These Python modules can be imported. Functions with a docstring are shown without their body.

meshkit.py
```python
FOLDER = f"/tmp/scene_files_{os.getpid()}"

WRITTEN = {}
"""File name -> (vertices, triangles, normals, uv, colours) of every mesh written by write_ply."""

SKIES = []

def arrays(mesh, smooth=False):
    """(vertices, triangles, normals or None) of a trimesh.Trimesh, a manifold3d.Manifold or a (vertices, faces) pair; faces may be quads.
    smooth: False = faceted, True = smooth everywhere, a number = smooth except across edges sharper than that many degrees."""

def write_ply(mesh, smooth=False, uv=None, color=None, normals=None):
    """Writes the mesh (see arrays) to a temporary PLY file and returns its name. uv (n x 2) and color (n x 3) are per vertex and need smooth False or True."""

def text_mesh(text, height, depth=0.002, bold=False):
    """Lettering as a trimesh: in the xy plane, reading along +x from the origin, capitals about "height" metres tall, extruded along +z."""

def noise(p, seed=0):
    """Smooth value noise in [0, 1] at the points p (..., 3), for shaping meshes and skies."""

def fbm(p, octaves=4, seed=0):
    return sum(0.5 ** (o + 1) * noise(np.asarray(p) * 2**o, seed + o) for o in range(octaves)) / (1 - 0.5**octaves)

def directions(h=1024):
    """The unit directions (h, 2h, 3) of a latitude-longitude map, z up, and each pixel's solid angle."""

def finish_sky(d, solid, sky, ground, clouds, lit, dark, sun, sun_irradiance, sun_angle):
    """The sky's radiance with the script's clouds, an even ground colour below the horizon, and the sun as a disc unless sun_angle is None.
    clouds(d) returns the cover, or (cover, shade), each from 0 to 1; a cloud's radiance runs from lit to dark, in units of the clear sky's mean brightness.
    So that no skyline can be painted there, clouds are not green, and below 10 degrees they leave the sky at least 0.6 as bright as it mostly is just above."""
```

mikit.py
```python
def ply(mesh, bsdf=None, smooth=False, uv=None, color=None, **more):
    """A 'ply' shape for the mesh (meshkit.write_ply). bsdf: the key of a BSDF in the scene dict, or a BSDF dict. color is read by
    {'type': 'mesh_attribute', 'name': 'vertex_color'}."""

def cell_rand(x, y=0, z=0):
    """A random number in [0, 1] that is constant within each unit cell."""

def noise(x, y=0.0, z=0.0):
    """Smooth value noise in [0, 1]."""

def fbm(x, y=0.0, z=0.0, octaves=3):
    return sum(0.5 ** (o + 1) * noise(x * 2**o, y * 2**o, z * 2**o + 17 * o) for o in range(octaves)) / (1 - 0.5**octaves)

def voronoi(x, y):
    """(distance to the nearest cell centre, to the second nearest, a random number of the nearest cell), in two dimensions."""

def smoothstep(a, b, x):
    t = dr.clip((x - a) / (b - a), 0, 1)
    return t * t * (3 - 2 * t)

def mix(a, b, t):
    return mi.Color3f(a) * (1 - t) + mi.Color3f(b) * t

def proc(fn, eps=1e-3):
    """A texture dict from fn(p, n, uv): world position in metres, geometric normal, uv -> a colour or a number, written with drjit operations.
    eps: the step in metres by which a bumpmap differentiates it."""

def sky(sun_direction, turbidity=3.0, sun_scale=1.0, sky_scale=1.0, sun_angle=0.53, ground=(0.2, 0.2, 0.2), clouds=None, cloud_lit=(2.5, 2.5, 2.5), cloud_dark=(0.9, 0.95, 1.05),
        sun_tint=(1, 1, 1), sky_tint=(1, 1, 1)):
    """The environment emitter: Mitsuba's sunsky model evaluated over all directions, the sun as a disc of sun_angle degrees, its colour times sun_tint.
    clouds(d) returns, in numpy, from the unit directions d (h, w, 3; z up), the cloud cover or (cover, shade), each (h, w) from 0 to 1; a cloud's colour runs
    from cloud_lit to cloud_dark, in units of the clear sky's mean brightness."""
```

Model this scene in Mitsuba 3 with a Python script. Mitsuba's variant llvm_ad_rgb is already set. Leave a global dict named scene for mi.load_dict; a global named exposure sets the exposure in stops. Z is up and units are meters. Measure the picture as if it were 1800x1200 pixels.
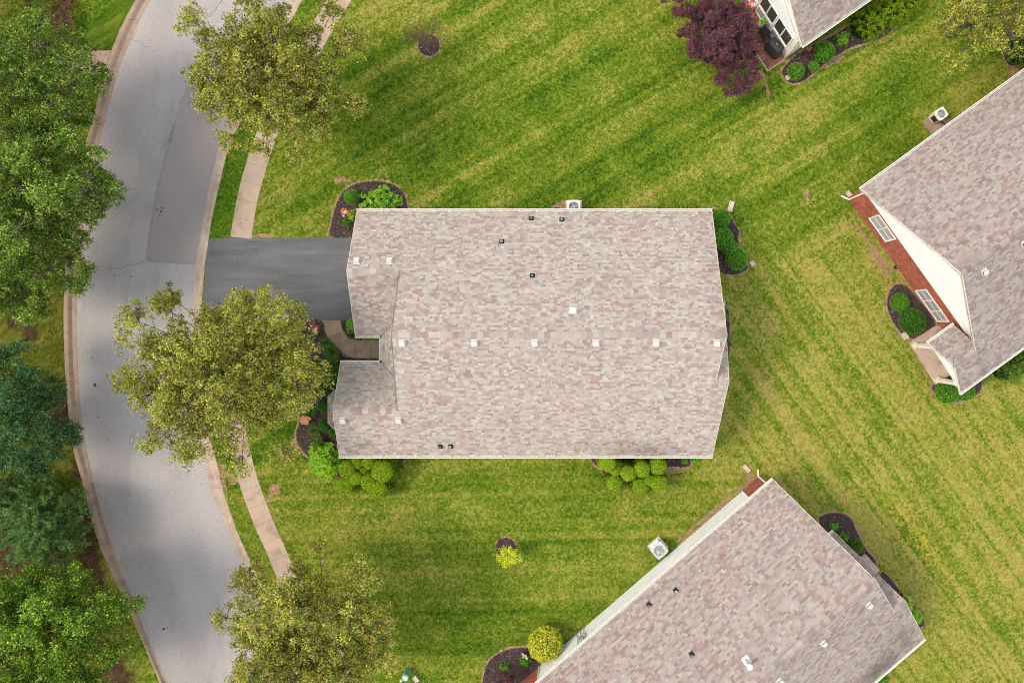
import math, random
import numpy as np, trimesh, shapely, mitsuba as mi, drjit as dr
import mikit, meshkit
from shapely.geometry import Polygon, Point, LineString, box as sbox
from shapely.ops import unary_union
from scipy.interpolate import PchipInterpolator
from mikit import noise, fbm, voronoi, cell_rand, smoothstep, mix, proc

T = mi.ScalarTransform4f
rng = np.random.default_rng(7)
random.seed(7)
scene, labels = {}, {}

# ------------------------------------------------------------------ camera, sky, exposure
H, F = 44.0, 1320.0            # drone height (m); focal length in pixels of the 1800 px wide photograph
NX, NY = 1010.0, 565.0         # where the plumb line meets the photograph
scene['camera'] = {'type': 'perspective', 'fov': 2 * math.degrees(math.atan(900 / F)), 'fov_axis': 'x', 'near_clip': 0.5, 'far_clip': 3000.0,
                   'principal_point_offset_x': (900 - NX) / 1800, 'principal_point_offset_y': (600 - NY) / 1200,
                   'to_world': T().look_at(origin=[0, 0, H], target=[0, 0, 0], up=[0, 1, 0])}
scene['sky'] = mikit.sky((-0.62, -0.04, 0.78), turbidity=4, sun_scale=0.30, sun_angle=24, clouds=lambda d: 1.0, cloud_lit=(1.45, 1.46, 1.52))
exposure = 2.82


def P(px, py, h=0.0):
    """Plan position (metres, plumb point of the drone as origin) of a point measured in the photograph that stands h above the lawn."""
    return np.array([(px - NX) * (H - h) / F, (NY - py) * (H - h) / F])


def P3(px, py, h=0.0):
    return np.array([*P(px, py, h), h])


# ------------------------------------------------------------------ materials
def col(c):
    return {'type': 'rgb', 'value': list(c)}


def mat(name, c, rough=0.6, metallic=0.0, spec=0.4):
    scene[name] = {'type': 'twosided', 'b': {'type': 'principled', 'base_color': c if isinstance(c, dict) else col(c), 'roughness': rough, 'metallic': metallic, 'specular': spec}}


def lawn_colour(p, n, uv):
    x, y = p.x, p.y
    big = fbm(x * 0.16 + 5, y * 0.16, 1.0, 3)
    mid = fbm(x * 0.9, y * 0.9, 4.0, 3)
    fine = noise(x * 8, y * 8, 2.0)
    tiny = noise(x * 21, y * 21, 7.0)

    def streak(a, width, seed, fq=4.2):
        c, s = math.cos(a), math.sin(a)
        u, v = x * c + y * s, -x * s + y * c
        w = 0.5 * fbm(u * 0.06 + seed, v * 1.2, seed, 3) + 0.5 * noise(u * 0.06 + seed, v * fq, seed + 3)
        return 0.42 * (dr.sin(v * 2 * math.pi / width + 5.0 * noise(u * 0.07, v * 0.35, seed)) * 0.26 * (0.3 + 1.2 * noise(u * 0.09, v * 0.2, seed + 9)) + 0.5) + 0.58 * ((w - 0.5) * 2.0 + 0.5)
    north = streak(math.radians(30), 2.3, 3.0)
    east = streak(math.radians(-54), 1.15, 11.0, 5.6)
    south = streak(math.radians(1), 2.0, 23.0)
    wob = (mid - 0.5) * 5
    w_s = smoothstep(-6.0, -8.5, y + wob * 0.3) * smoothstep(9.5, 5.0, x + y * 0.35 + wob)
    w_e = smoothstep(6.5, 10.0, x + wob) * smoothstep(6.5, 1.5, y - (x - 10) * 0.15 + wob)
    st = north * (1 - w_e) + east * w_e
    st = st * (1 - w_s) + south * w_s
    dry = 0.385 + (0.46 + 0.14 * w_e) * (st - 0.5) + 0.40 * (big - 0.5) + (0.36 - 0.10 * w_e) * (mid - 0.5) + 0.19 * w_e + 0.07 * w_s
    dry = dry + 0.26 * (fine - 0.5) + 0.34 * (tiny - 0.5)
    c = mix((0.038, 0.098, 0.009), (0.108, 0.178, 0.014), smoothstep(-0.02, 0.36, dry))
    c = mix(c, (0.262, 0.272, 0.050), smoothstep(0.28, 0.80, dry))
    straw = smoothstep(0.52, 0.98, dry + 0.75 * (fbm(x * 0.7 + 31, y * 0.7, 8.0, 3) - 0.5) + 0.08 * w_e - 0.10 * w_s)
    c = mix(c, (0.330, 0.280, 0.085), straw * 0.58)
    cu, cv = (x - 20.3) * 0.588 - (y + 12.8) * 0.809, (x - 20.3) * 0.809 + (y + 12.8) * 0.588
    clover = smoothstep(0.9, 0.2, dr.abs(cv) + 0.5 * (mid - 0.5)) * smoothstep(4.2, 1.0, dr.abs(cu)) * smoothstep(0.45, 0.75, tiny * 0.6 + fine * 0.4)
    c = mix(c, (0.36, 0.33, 0.02), clover * 0.8)
    # lush strip between kerb and pavement north of the driveway
    lush = smoothstep(0.1, -0.1, x + 19.5 - 0.13 * (y - 5)) * smoothstep(-22.5, -21.5, x) * smoothstep(3.2, 5.0, y) * smoothstep(12.5, 9.0, y)
    c = mix(c, mix((0.035, 0.11, 0.006), (0.085, 0.19, 0.012), fine), lush * 0.75)
    # trodden soil and leaf litter west of the road, tree shade painted in
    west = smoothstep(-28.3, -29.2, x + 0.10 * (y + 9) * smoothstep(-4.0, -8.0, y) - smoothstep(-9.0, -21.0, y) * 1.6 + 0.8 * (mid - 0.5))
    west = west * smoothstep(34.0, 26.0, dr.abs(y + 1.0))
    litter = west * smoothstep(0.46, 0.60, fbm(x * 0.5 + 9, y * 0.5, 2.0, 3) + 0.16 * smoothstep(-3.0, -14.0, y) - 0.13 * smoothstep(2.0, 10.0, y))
    c = c * mi.Color3f(1 - 0.36 * west, 1 - 0.42 * west, 1 - 0.36 * west)  # darkens the ground colour in place of tree shade
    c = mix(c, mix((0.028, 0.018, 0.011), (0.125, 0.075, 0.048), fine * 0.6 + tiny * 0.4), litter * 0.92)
    return c * (0.72 + 0.56 * (0.5 * tiny + 0.5 * fine))


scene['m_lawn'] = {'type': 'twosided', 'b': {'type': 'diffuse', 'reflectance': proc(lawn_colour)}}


def road_colour(p, n, uv):
    x, y = p.x, p.y
    g = noise(x * 26, y * 26, 1.0)
    g2 = noise(x * 55, y * 55, 2.0)
    big = fbm(x * 0.25, y * 0.12, 3.0, 3)
    cx = -20.5 - 0.0130 * (y - 1.5) * (y - 1.5) * -1.0 * 1.0
    # wheel lanes follow the bend: distance from the arc's middle
    lane = dr.sin((x - 0.0125 * (y - 1.0) * (y - 1.0)) * 2.1 + 0.6 * noise(x * 0.3, y * 0.15, 5.0))
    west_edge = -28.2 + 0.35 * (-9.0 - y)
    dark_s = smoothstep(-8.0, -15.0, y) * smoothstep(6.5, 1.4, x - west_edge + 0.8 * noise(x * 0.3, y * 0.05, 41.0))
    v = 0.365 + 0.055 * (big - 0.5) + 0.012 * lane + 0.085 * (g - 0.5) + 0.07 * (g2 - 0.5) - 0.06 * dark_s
    stain = smoothstep(0.62, 0.80, fbm(x * 1.1, y * 0.45, 12.0, 3))
    v = v * (1 - 0.09 * stain)
    # fine cracks: thin bands where a warped noise crosses its middle
    q = fbm(x * 0.22 + 2, y * 0.22, 7.0, 4)
    crack = smoothstep(0.004, 0.001, dr.abs(q - 0.5)) * smoothstep(0.48, 0.6, fbm(x * 0.3 + 7, y * 0.3, 3.0, 2))
    v = v * (1 - 0.14 * crack)
    warm = noise(x * 0.4, y * 0.4, 30.0)
    return mi.Color3f(v * (1.0 + 0.05 * warm), v * 0.985, v * (1.0 - 0.03 * warm + 0.01))


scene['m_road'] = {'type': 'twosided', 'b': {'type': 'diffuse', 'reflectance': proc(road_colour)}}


def patch_colour(p, n, uv):
    x, y = p.x, p.y
    g = noise(x * 24, y * 24, 1.0) * 0.6 + noise(x * 60, y * 60, 2.0) * 0.4
    v = 0.285 + 0.07 * (g - 0.5) + 0.05 * (fbm(x * 0.5, y * 0.2, 3.0, 3) - 0.5)
    v = v * (1 - 0.2 * smoothstep(0.62, 0.8, fbm(x * 0.8, y * 0.35, 12.0, 3)))
    return mi.Color3f(v * 1.06, v * 0.985, v * 0.975)


scene['m_patch'] = {'type': 'twosided', 'b': {'type': 'diffuse', 'reflectance': proc(patch_colour)}}


def drive_colour(p, n, uv):
    x, y = p.x, p.y
    g = noise(x * 28, y * 28, 1.0)
    brush = fbm(x * 0.45, y * 3.6 + 0.8 * noise(x * 0.5, y * 0.5, 2.0), 4.0, 4)
    wide = fbm(x * 0.30, y * 0.8, 9.0, 3)
    v = 0.122 + 0.055 * (brush - 0.5) + 0.05 * (wide - 0.5) + 0.03 * (g - 0.5)
    v = v * (1 + 0.22 * smoothstep(0.60, 0.74, fbm(x * 0.25 + 4, y * 2.2, 15.0, 3)))
    q = fbm(x * 0.25 + 3, y * 0.5, 21.0, 4)
    v = v * (1 - 0.22 * smoothstep(0.006, 0.001, dr.abs(q - 0.5)) * smoothstep(0.5, 0.6, noise(x * 0.3, y * 0.3, 8.0)))
    return mi.Color3f(v * 0.94, v * 1.0, v * 1.13)


scene['m_drive'] = {'type': 'twosided', 'b': {'type': 'principled', 'base_color': proc(drive_colour), 'roughness': 0.75, 'specular': 0.3}}


def concrete_colour(tint, amount, seed):
    def fn(p, n, uv):
        x, y = p.x, p.y
        a = fbm(x * 1.3, y * 1.3, seed, 4)
        g = noise(x * 30, y * 30, seed)
        s = smoothstep(0.52, 0.78, fbm(x * 2.3 + 5, y * 2.3, seed + 4, 3))
        k = 1 + amount * (a - 0.5) + 0.18 * (g - 0.5) - 0.20 * s
        return mi.Color3f(*tint) * k
    return fn


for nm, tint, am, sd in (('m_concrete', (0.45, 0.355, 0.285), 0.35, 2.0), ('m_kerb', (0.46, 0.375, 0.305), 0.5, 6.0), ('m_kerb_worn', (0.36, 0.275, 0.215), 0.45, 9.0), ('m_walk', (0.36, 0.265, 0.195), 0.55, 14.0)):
    scene[nm] = {'type': 'twosided', 'b': {'type': 'diffuse', 'reflectance': proc(concrete_colour(tint, am, sd))}}
scene['m_vc'] = {'type': 'twosided', 'b': {'type': 'principled', 'base_color': {'type': 'mesh_attribute', 'name': 'vertex_color'}, 'roughness': 0.85, 'specular': 0.2}}
scene['m_leaf'] = {'type': 'principledthin', 'base_color': {'type': 'mesh_attribute', 'name': 'vertex_color'}, 'roughness': 0.6, 'diff_trans': 0.8, 'eta': 1.12}
mat('m_white', (0.80, 0.79, 0.76), 0.5)
mat('m_siding', (0.755, 0.80, 0.84), 0.6)
mat('m_trim', (0.70, 0.67, 0.60), 0.6)
mat('m_deck', (0.14, 0.12, 0.11), 0.9)
mat('m_gutter', (0.80, 0.79, 0.76), 0.4)
mat('m_trough', (0.42, 0.41, 0.39), 0.6)
mat('m_black', (0.018, 0.018, 0.020), 0.45)
mat('m_rubber', (0.035, 0.036, 0.040), 0.5)
mat('m_glass', (0.34, 0.38, 0.40), 0.06, 0.0, 0.6)  # reflected light painted in as a pale pane colour
mat('m_darkglass', (0.045, 0.047, 0.050), 0.12, 0.0, 0.5)
mat('m_metal', (0.62, 0.64, 0.66), 0.4, 0.3)
mat('m_greymetal', (0.38, 0.40, 0.42), 0.45, 0.4)
mat('m_beige', (0.52, 0.49, 0.43), 0.5)
mat('m_utility', (0.10, 0.30, 0.19), 0.45)
mat('m_utility_top', (0.42, 0.66, 0.52), 0.45)
mat('m_crack', (0.12, 0.115, 0.115), 0.9)
mat('m_vent', (0.60, 0.59, 0.58), 0.5)
mat('m_flash', (0.20, 0.165, 0.15), 0.8)
mat('m_stone', (0.55, 0.46, 0.42), 0.8)
mat('m_mortar', (0.36, 0.24, 0.19), 0.9)
mat('m_bark', (0.095, 0.075, 0.062), 0.9)
mat('m_palebark', (0.30, 0.265, 0.235), 0.9)
mat('m_terracotta', (0.70, 0.68, 0.64), 0.7)


# ------------------------------------------------------------------ bookkeeping
def numbered(key):
    if key not in scene and key not in labels and not any(k.startswith(key + '__') for k in scene):
        return key
    i = 1
    while True:
        k = f'{key}_{i:03d}'
        if k not in scene and k not in labels and not any(q.startswith(k + '__') for q in scene):
            return k
        i += 1


_count = {}


def fresh(key):
    """The key, with a number if it is taken (fast, for parts)."""
    i = _count.get(key, 0)
    _count[key] = i + 1
    return key if i == 0 else f'{key}_{i:03d}'


def thing(name, label=None, category=None, group=None, kind=None):
    key = fresh(name)
    d = {}
    if label: d['label'] = label
    if category: d['category'] = category
    if group: d['group'] = group
    if kind: d['kind'] = kind
    labels[key] = d
    return key


def part(holder, name, mesh, m, smooth=False, color=None, label=None, kind=None, **more):
    key = fresh(f'{holder}__{name}')
    scene[key] = mikit.ply(mesh, m, smooth=smooth, color=color, **more)
    d = {}
    if label: d['label'] = label
    if kind: d['kind'] = kind
    if d: labels[key] = d
    return key


def single(key, mesh, m, smooth=False, color=None, **more):
    scene[key] = mikit.ply(mesh, m, smooth=smooth, color=color, **more)
    return key


# ------------------------------------------------------------------ mesh helpers
def cat(ms):
    vs, fs, o = [], [], 0
    for m in ms:
        v, f = (np.asarray(m.vertices), np.asarray(m.faces)) if hasattr(m, 'vertices') else m
        vs.append(v); fs.append(np.asarray(f) + o); o += len(v)
    return np.vstack(vs), np.vstack(fs)


BOXF = np.array([[0, 2, 1], [0, 3, 2], [4, 5, 6], [4, 6, 7], [0, 1, 5], [0, 5, 4], [1, 2, 6], [1, 6, 5], [2, 3, 7], [2, 7, 6], [3, 0, 4], [3, 4, 7]])


def obox(c, ax, ay, az, sx, sy, sz):
    """Box of sizes sx, sy, sz about c along the axes ax, ay, az."""
    ax, ay, az, c = (np.asarray(v, float) for v in (ax, ay, az, c))
    q = [(-1, -1, -1), (1, -1, -1), (1, 1, -1), (-1, 1, -1), (-1, -1, 1), (1, -1, 1), (1, 1, 1), (-1, 1, 1)]
    return np.array([c + ax * sx / 2 * a + ay * sy / 2 * b + az * sz / 2 * d for a, b, d in q]), BOXF


Z3 = np.array([0, 0, 1.0])


def beam(a, b, w, h, up=Z3):
    """Bar from a to b, w wide and h high."""
    a, b = np.asarray(a, float), np.asarray(b, float)
    d = b - a; L = np.linalg.norm(d); d = d / L
    s = np.cross(d, up); s /= np.linalg.norm(s)
    u = np.cross(s, d)
    return obox((a + b) / 2, d, s, u, L, w, h)


def rbox(sx, sy, sz, r, steps=3):
    """Rounded box about the origin (rounded in plan and along the top edge)."""
    p = sbox(-sx / 2 + r, -sy / 2 + r, sx / 2 - r, sy / 2 - r)
    rings = []
    for k in range(steps + 1):
        a = math.pi / 2 * k / steps
        rings.append((r * math.cos(a) if k < steps else r * 0.02, sz - r + r * math.sin(a)))
    rings = [(r, 0.0)] + rings
    n = 40
    loops = []
    for rad, z in rings:
        ring = p.buffer(rad, quad_segs=6).exterior
        pts = []
        for i in range(n):
            ang = 2 * math.pi * i / n
            ray = LineString([(0, 0), (3 * max(sx, sy) * math.cos(ang), 3 * max(sx, sy) * math.sin(ang))])
            q = ray.intersection(ring)
            q = q if q.geom_type == 'Point' else list(q.geoms)[0]
            pts.append((q.x, q.y, z))
        loops.append(pts)
    v = np.array([q for l in loops for q in l] + [(0, 0, sz), (0, 0, 0)])
    f = []
    for a in range(len(loops) - 1):
        for i in range(n):
            j = (i + 1) % n
            f += [(a * n + i, a * n + j, (a + 1) * n + j), (a * n + i, (a + 1) * n + j, (a + 1) * n + i)]
    t, b = len(v) - 2, len(v) - 1
    for i in range(n):
        j = (i + 1) % n
        f += [((len(loops) - 1) * n + i, (len(loops) - 1) * n + j, t), (j, i, b)]
    return v, np.array(f)


def tube(pts, rad, n=6):
    pts = np.asarray(pts, float)
    rad = np.broadcast_to(np.asarray(rad, float), (len(pts),))
    t = np.gradient(pts, axis=0)
    t /= np.linalg.norm(t, axis=1, keepdims=True) + 1e-9
    ref = np.array([0, 0, 1.0]) if abs(t[:, 2]).mean() < 0.9 else np.array([1.0, 0, 0])
    s = np.cross(t, ref); s /= np.linalg.norm(s, axis=1, keepdims=True) + 1e-9
    u = np.cross(s, t)
    a = np.arange(n) * 2 * math.pi / n
    v = (pts[:, None] + rad[:, None, None] * (np.cos(a)[None, :, None] * s[:, None] + np.sin(a)[None, :, None] * u[:, None])).reshape(-1, 3)
    i, k = np.meshgrid(np.arange(len(pts) - 1), np.arange(n), indexing='ij')
    i, k = i.ravel(), k.ravel(); k2 = (k + 1) % n
    f = np.vstack([np.stack([i * n + k, i * n + k2, (i + 1) * n + k2], 1), np.stack([i * n + k, (i + 1) * n + k2, (i + 1) * n + k], 1)])
    caps = [(0, j + 1, j) for j in range(1, n - 1)] + [((len(pts) - 1) * n, (len(pts) - 1) * n + j, (len(pts) - 1) * n + j + 1) for j in range(1, n - 1)]
    return v, np.vstack([f, caps])


def move(m, x=0, y=0, z=0, rz=0, s=1):
    v, f = m
    c, q = math.cos(rz), math.sin(rz)
    v = np.asarray(v) * s
    return np.stack([v[:, 0] * c - v[:, 1] * q + x, v[:, 0] * q + v[:, 1] * c + y, v[:, 2] + z], 1), f


def lathe(profile, n=24):
    pr = np.asarray(profile, float)
    a = np.arange(n) * 2 * math.pi / n
    v = np.stack([pr[:, None, 0] * np.cos(a), pr[:, None, 0] * np.sin(a), np.repeat(pr[:, 1:2], n, 1)], -1).reshape(-1, 3)
    i, k = np.meshgrid(np.arange(len(pr) - 1), np.arange(n), indexing='ij')
    i, k = i.ravel(), k.ravel(); k2 = (k + 1) % n
    f = np.vstack([np.stack([i * n + k, i * n + k2, (i + 1) * n + k2], 1), np.stack([i * n + k, (i + 1) * n + k2, (i + 1) * n + k], 1)])
    return v, f


def tri_poly(poly):
    v, f = trimesh.creation.triangulate_polygon(poly, engine='earcut')
    return np.asarray(v), np.asarray(f)


def slab(poly, z0, z1, zf=None):
    """A plan polygon (holes allowed) extruded from z0 to z1; zf(x, y) replaces the top."""
    out = []
    polys = list(poly.geoms) if hasattr(poly, 'geoms') else [poly]
    for p in polys:
        if p.is_empty or p.area < 1e-5: continue
        p = shapely.geometry.polygon.orient(p)
        v, f = tri_poly(p)
        e = v[f]
        ar = (e[:, 1, 0] - e[:, 0, 0]) * (e[:, 2, 1] - e[:, 0, 1]) - (e[:, 1, 1] - e[:, 0, 1]) * (e[:, 2, 0] - e[:, 0, 0])
        f = np.where(ar[:, None] < 0, f[:, ::-1], f)
        top = np.array([[x, y, zf(x, y) if zf else z1] for x, y in v])
        out.append((top, f))
        if z0 is not None:
            dz = z1 - z0
            out.append((top - [0, 0, dz], f[:, ::-1]))
            for ring in [p.exterior, *p.interiors]:
                c = np.array(ring.coords)
                t = np.array([[x, y, zf(x, y) if zf else z1] for x, y in c])
                b = t - [0, 0, dz]
                n = len(c)
                q = [(n + i, n + i + 1, i + 1) for i in range(n - 1)] + [(n + i, i + 1, i) for i in range(n - 1)]
                out.append((np.vstack([t, b]), np.array(q)))
    return cat(out)


def smooth_poly(px, h=0.0, n=8, wob=0.0, seed=1):
    """Closed smooth plan outline through pixel points."""
    q = np.array([P(a, b, h) for a, b in px])
    m = len(q)
    out = []
    for i in range(m):
        p0, p1, p2, p3 = q[i - 1], q[i], q[(i + 1) % m], q[(i + 2) % m]
        for t in np.arange(n) / n:
            out.append(0.5 * (2 * p1 + (p2 - p0) * t + (2 * p0 - 5 * p1 + 4 * p2 - p3) * t * t + (3 * p1 - p0 - 3 * p2 + p3) * t ** 3))
    out = np.array(out)
    if wob:
        r = np.random.default_rng(seed)
        out = out + r.normal(0, wob, out.shape)
    return Polygon(out).buffer(0)


# ------------------------------------------------------------------ ground, road, kerbs
def edge(pts):
    pts = sorted(pts, key=lambda q: q[1])
    q = np.array([P(a, b, -0.06) for a, b in pts])
    q = q[np.argsort(q[:, 1])]
    return PchipInterpolator(q[:, 1], q[:, 0])


w_out = edge([(345, -170), (290, -80), (240, 0), (213, 50), (198, 87), (182, 137), (170, 187), (150, 260), (132, 350), (120, 430), (115, 490), (113, 553), (115, 633), (121, 720), (129, 785), (147, 850), (164, 920), (187, 985), (220, 1053), (247, 1117), (281, 1197), (315, 1275), (355, 1360)])
w_in = edge([(368, -170), (313, -80), (262, 0), (240, 45), (219, 93), (203, 137), (190, 187), (170, 260), (152, 350), (140, 430), (135, 480), (133, 553), (135, 633), (139, 705), (147, 770), (164, 850), (187, 935), (213, 1005), (234, 1057), (256, 1115), (292, 1197), (327, 1275), (367, 1360)])
e_in = edge([(610, -170), (556, -80), (510, 0), (484, 55), (455, 110), (428, 165), (405, 215), (383, 267), (371, 315), (357, 393), (350, 433), (345, 467), (341, 500), (338, 553), (337, 620), (341, 700), (349, 760), (360, 817), (371, 863), (393, 913), (417, 973), (443, 1040), (474, 1110), (515, 1195), (558, 1275), (605, 1360)])
e_out = edge([(632, -170), (577, -80), (532, 0), (505, 55), (476, 110), (449, 165), (424, 215), (401, 267), (389, 315), (372, 393), (366, 433), (361, 467), (358, 500), (355, 553), (355, 620), (360, 700), (369, 760), (381, 810), (397, 873), (419, 935), (443, 990), (468, 1047), (497, 1110), (537, 1195), (580, 1275), (627, 1360)])
YT, YB = 22.5, -25.0
ys = np.linspace(YB, YT, 150)


def strip(l, r):
    return Polygon(np.vstack([np.stack([l(ys), ys], 1), np.stack([r(ys), ys], 1)[::-1]]))


corridor = strip(w_out, e_out)
ext = [Polygon([(w_out(YT), YT), (e_out(YT), YT), (e_out(YT) + 60, YT + 120), (w_out(YT) + 60, YT + 120)]), Polygon([(w_out(YB), YB), (e_out(YB), YB), (e_out(YB) + 60, YB - 120), (w_out(YB) + 60, YB - 120)])]
full = unary_union([corridor.buffer(0.001)] + ext)
lawn_poly = sbox(-700, -700, 700, 700).difference(full)
k = thing('lawn', 'mown lawn with pale mowing stripes and straw coloured dry patches', None, kind='structure')
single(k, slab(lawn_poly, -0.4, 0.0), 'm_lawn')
k = thing('road', 'curving light grey asphalt road', None, kind='structure')
single(k, slab(unary_union([strip(w_in, e_in)] + ext), -0.5, -0.12), 'm_road')
patch = Polygon([P(*q, -0.12) for q in [(256, 458), (263, 400), (272, 345), (283, 292), (297, 240), (315, 183), (340, 125), (380, 60), (432, 90), (428, 165), (404, 215), (382, 267), (370, 315), (356, 393), (349, 433), (344, 464), (310, 463)]]).intersection(strip(w_in, e_in))
part(k, 'repair_patch', slab(patch, -0.16, -0.114), 'm_patch', label='darker rectangular asphalt repair on the right half of the road')
seam = [(258, 440), (266, 388), (276, 335), (288, 280), (302, 230), (321, 175)]
part(k, 'pale_seam', slab(LineString([P(a - 6, b, -0.12) for a, b in seam]).buffer(0.20), -0.14, -0.1165), 'm_road', label='pale strip along the edge of the asphalt repair')


def tar(pts, w=0.018):
    return slab(LineString([P(a, b, -0.12) for a, b in pts]).buffer(w), -0.13, -0.1125)


def jag(pts, n=14, s=1.3, seed=0):
    r = np.random.default_rng(seed)
    q = np.array(pts, float)
    t = np.linspace(0, len(q) - 1, n)
    x = np.interp(t, np.arange(len(q)), q[:, 0]) + r.normal(0, s, n)
    y = np.interp(t, np.arange(len(q)), q[:, 1]) + r.normal(0, s, n)
    return list(zip(x, y))


cracks = [jag([(136, 467), (170, 469), (205, 472), (255, 459)], 18, 1.2, 1), jag([(340, 2), (366, 30), (392, -2)], 14, 1.2, 3), jag([(232, 67), (262, 85)], 8, 1.0, 5), jag([(257, 455), (275, 340), (305, 225)], 26, .5, 8), jag([(256, 459), (300, 462), (345, 465)], 10, .5, 2)]
part(k, 'crack', cat([tar(c, 0.008) for c in cracks]), 'm_crack', kind='stuff')
spots = [(202, 484, .04), (208, 484, .04), (230, 485, .04), (198, 496, .03), (167, 677, .12), (288, 1105, .08), (294, 1103, .04), (270, 570, .05), (285, 366, .06), (283, 372, .08), (276, 368, .05), (280, 378, .05), (162, 628, .04), (173, 733, .05), (190, 772, .04)]
part(k, 'oil_spot', cat([slab(Polygon([P(a, b, -0.12) + r * np.array([math.cos(t), math.sin(t)]) * (0.6 + 0.6 * random.random()) for t in np.linspace(0, 6.28, 12)[:-1]]).buffer(0), -0.13, -0.1135) for a, b, r in spots]), 'm_rubber', kind='stuff')


def kerb(name, inner, outer, m, label, worn=None):
    key = thing(name, label, None, kind='structure')
    L = 3.05
    for i, y0 in enumerate(np.arange(YB, YT - 0.1, L)):
        st = np.linspace(y0 + 0.008, min(y0 + L, YT) - 0.008, 7)
        prof = [(0, -0.30), (0, -0.110), (0.40, -0.135), (0.50, -0.075), (0.62, -0.005), (0.70, 0.012), (1.0, 0.010), (1.0, -0.30)]
        rows = []
        tilt = rng.normal(0, 0.003)
        for y in st:
            xi, xo = inner(y), outer(y)
            rows.append([(xi + (xo - xi) * a, y, z + tilt) for a, z in prof])
        n = len(prof)
        v = np.array(rows).reshape(-1, 3)
        f = []
        for a in range(len(st) - 1):
            for b in range(n - 1):
                f += [(a * n + b, a * n + b + 1, (a + 1) * n + b + 1), (a * n + b, (a + 1) * n + b + 1, (a + 1) * n + b)]
        for b in range(1, n - 1):
            f += [(0, b + 1, b), ((len(st) - 1) * n, (len(st) - 1) * n + b, (len(st) - 1) * n + b + 1)]
        part(key, 'kerb_stone', (v, np.array(f)), m)


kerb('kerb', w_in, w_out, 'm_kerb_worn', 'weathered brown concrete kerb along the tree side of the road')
kerb('kerb', e_in, e_out, 'm_kerb', 'pale concrete kerb along the house side of the road')


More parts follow.
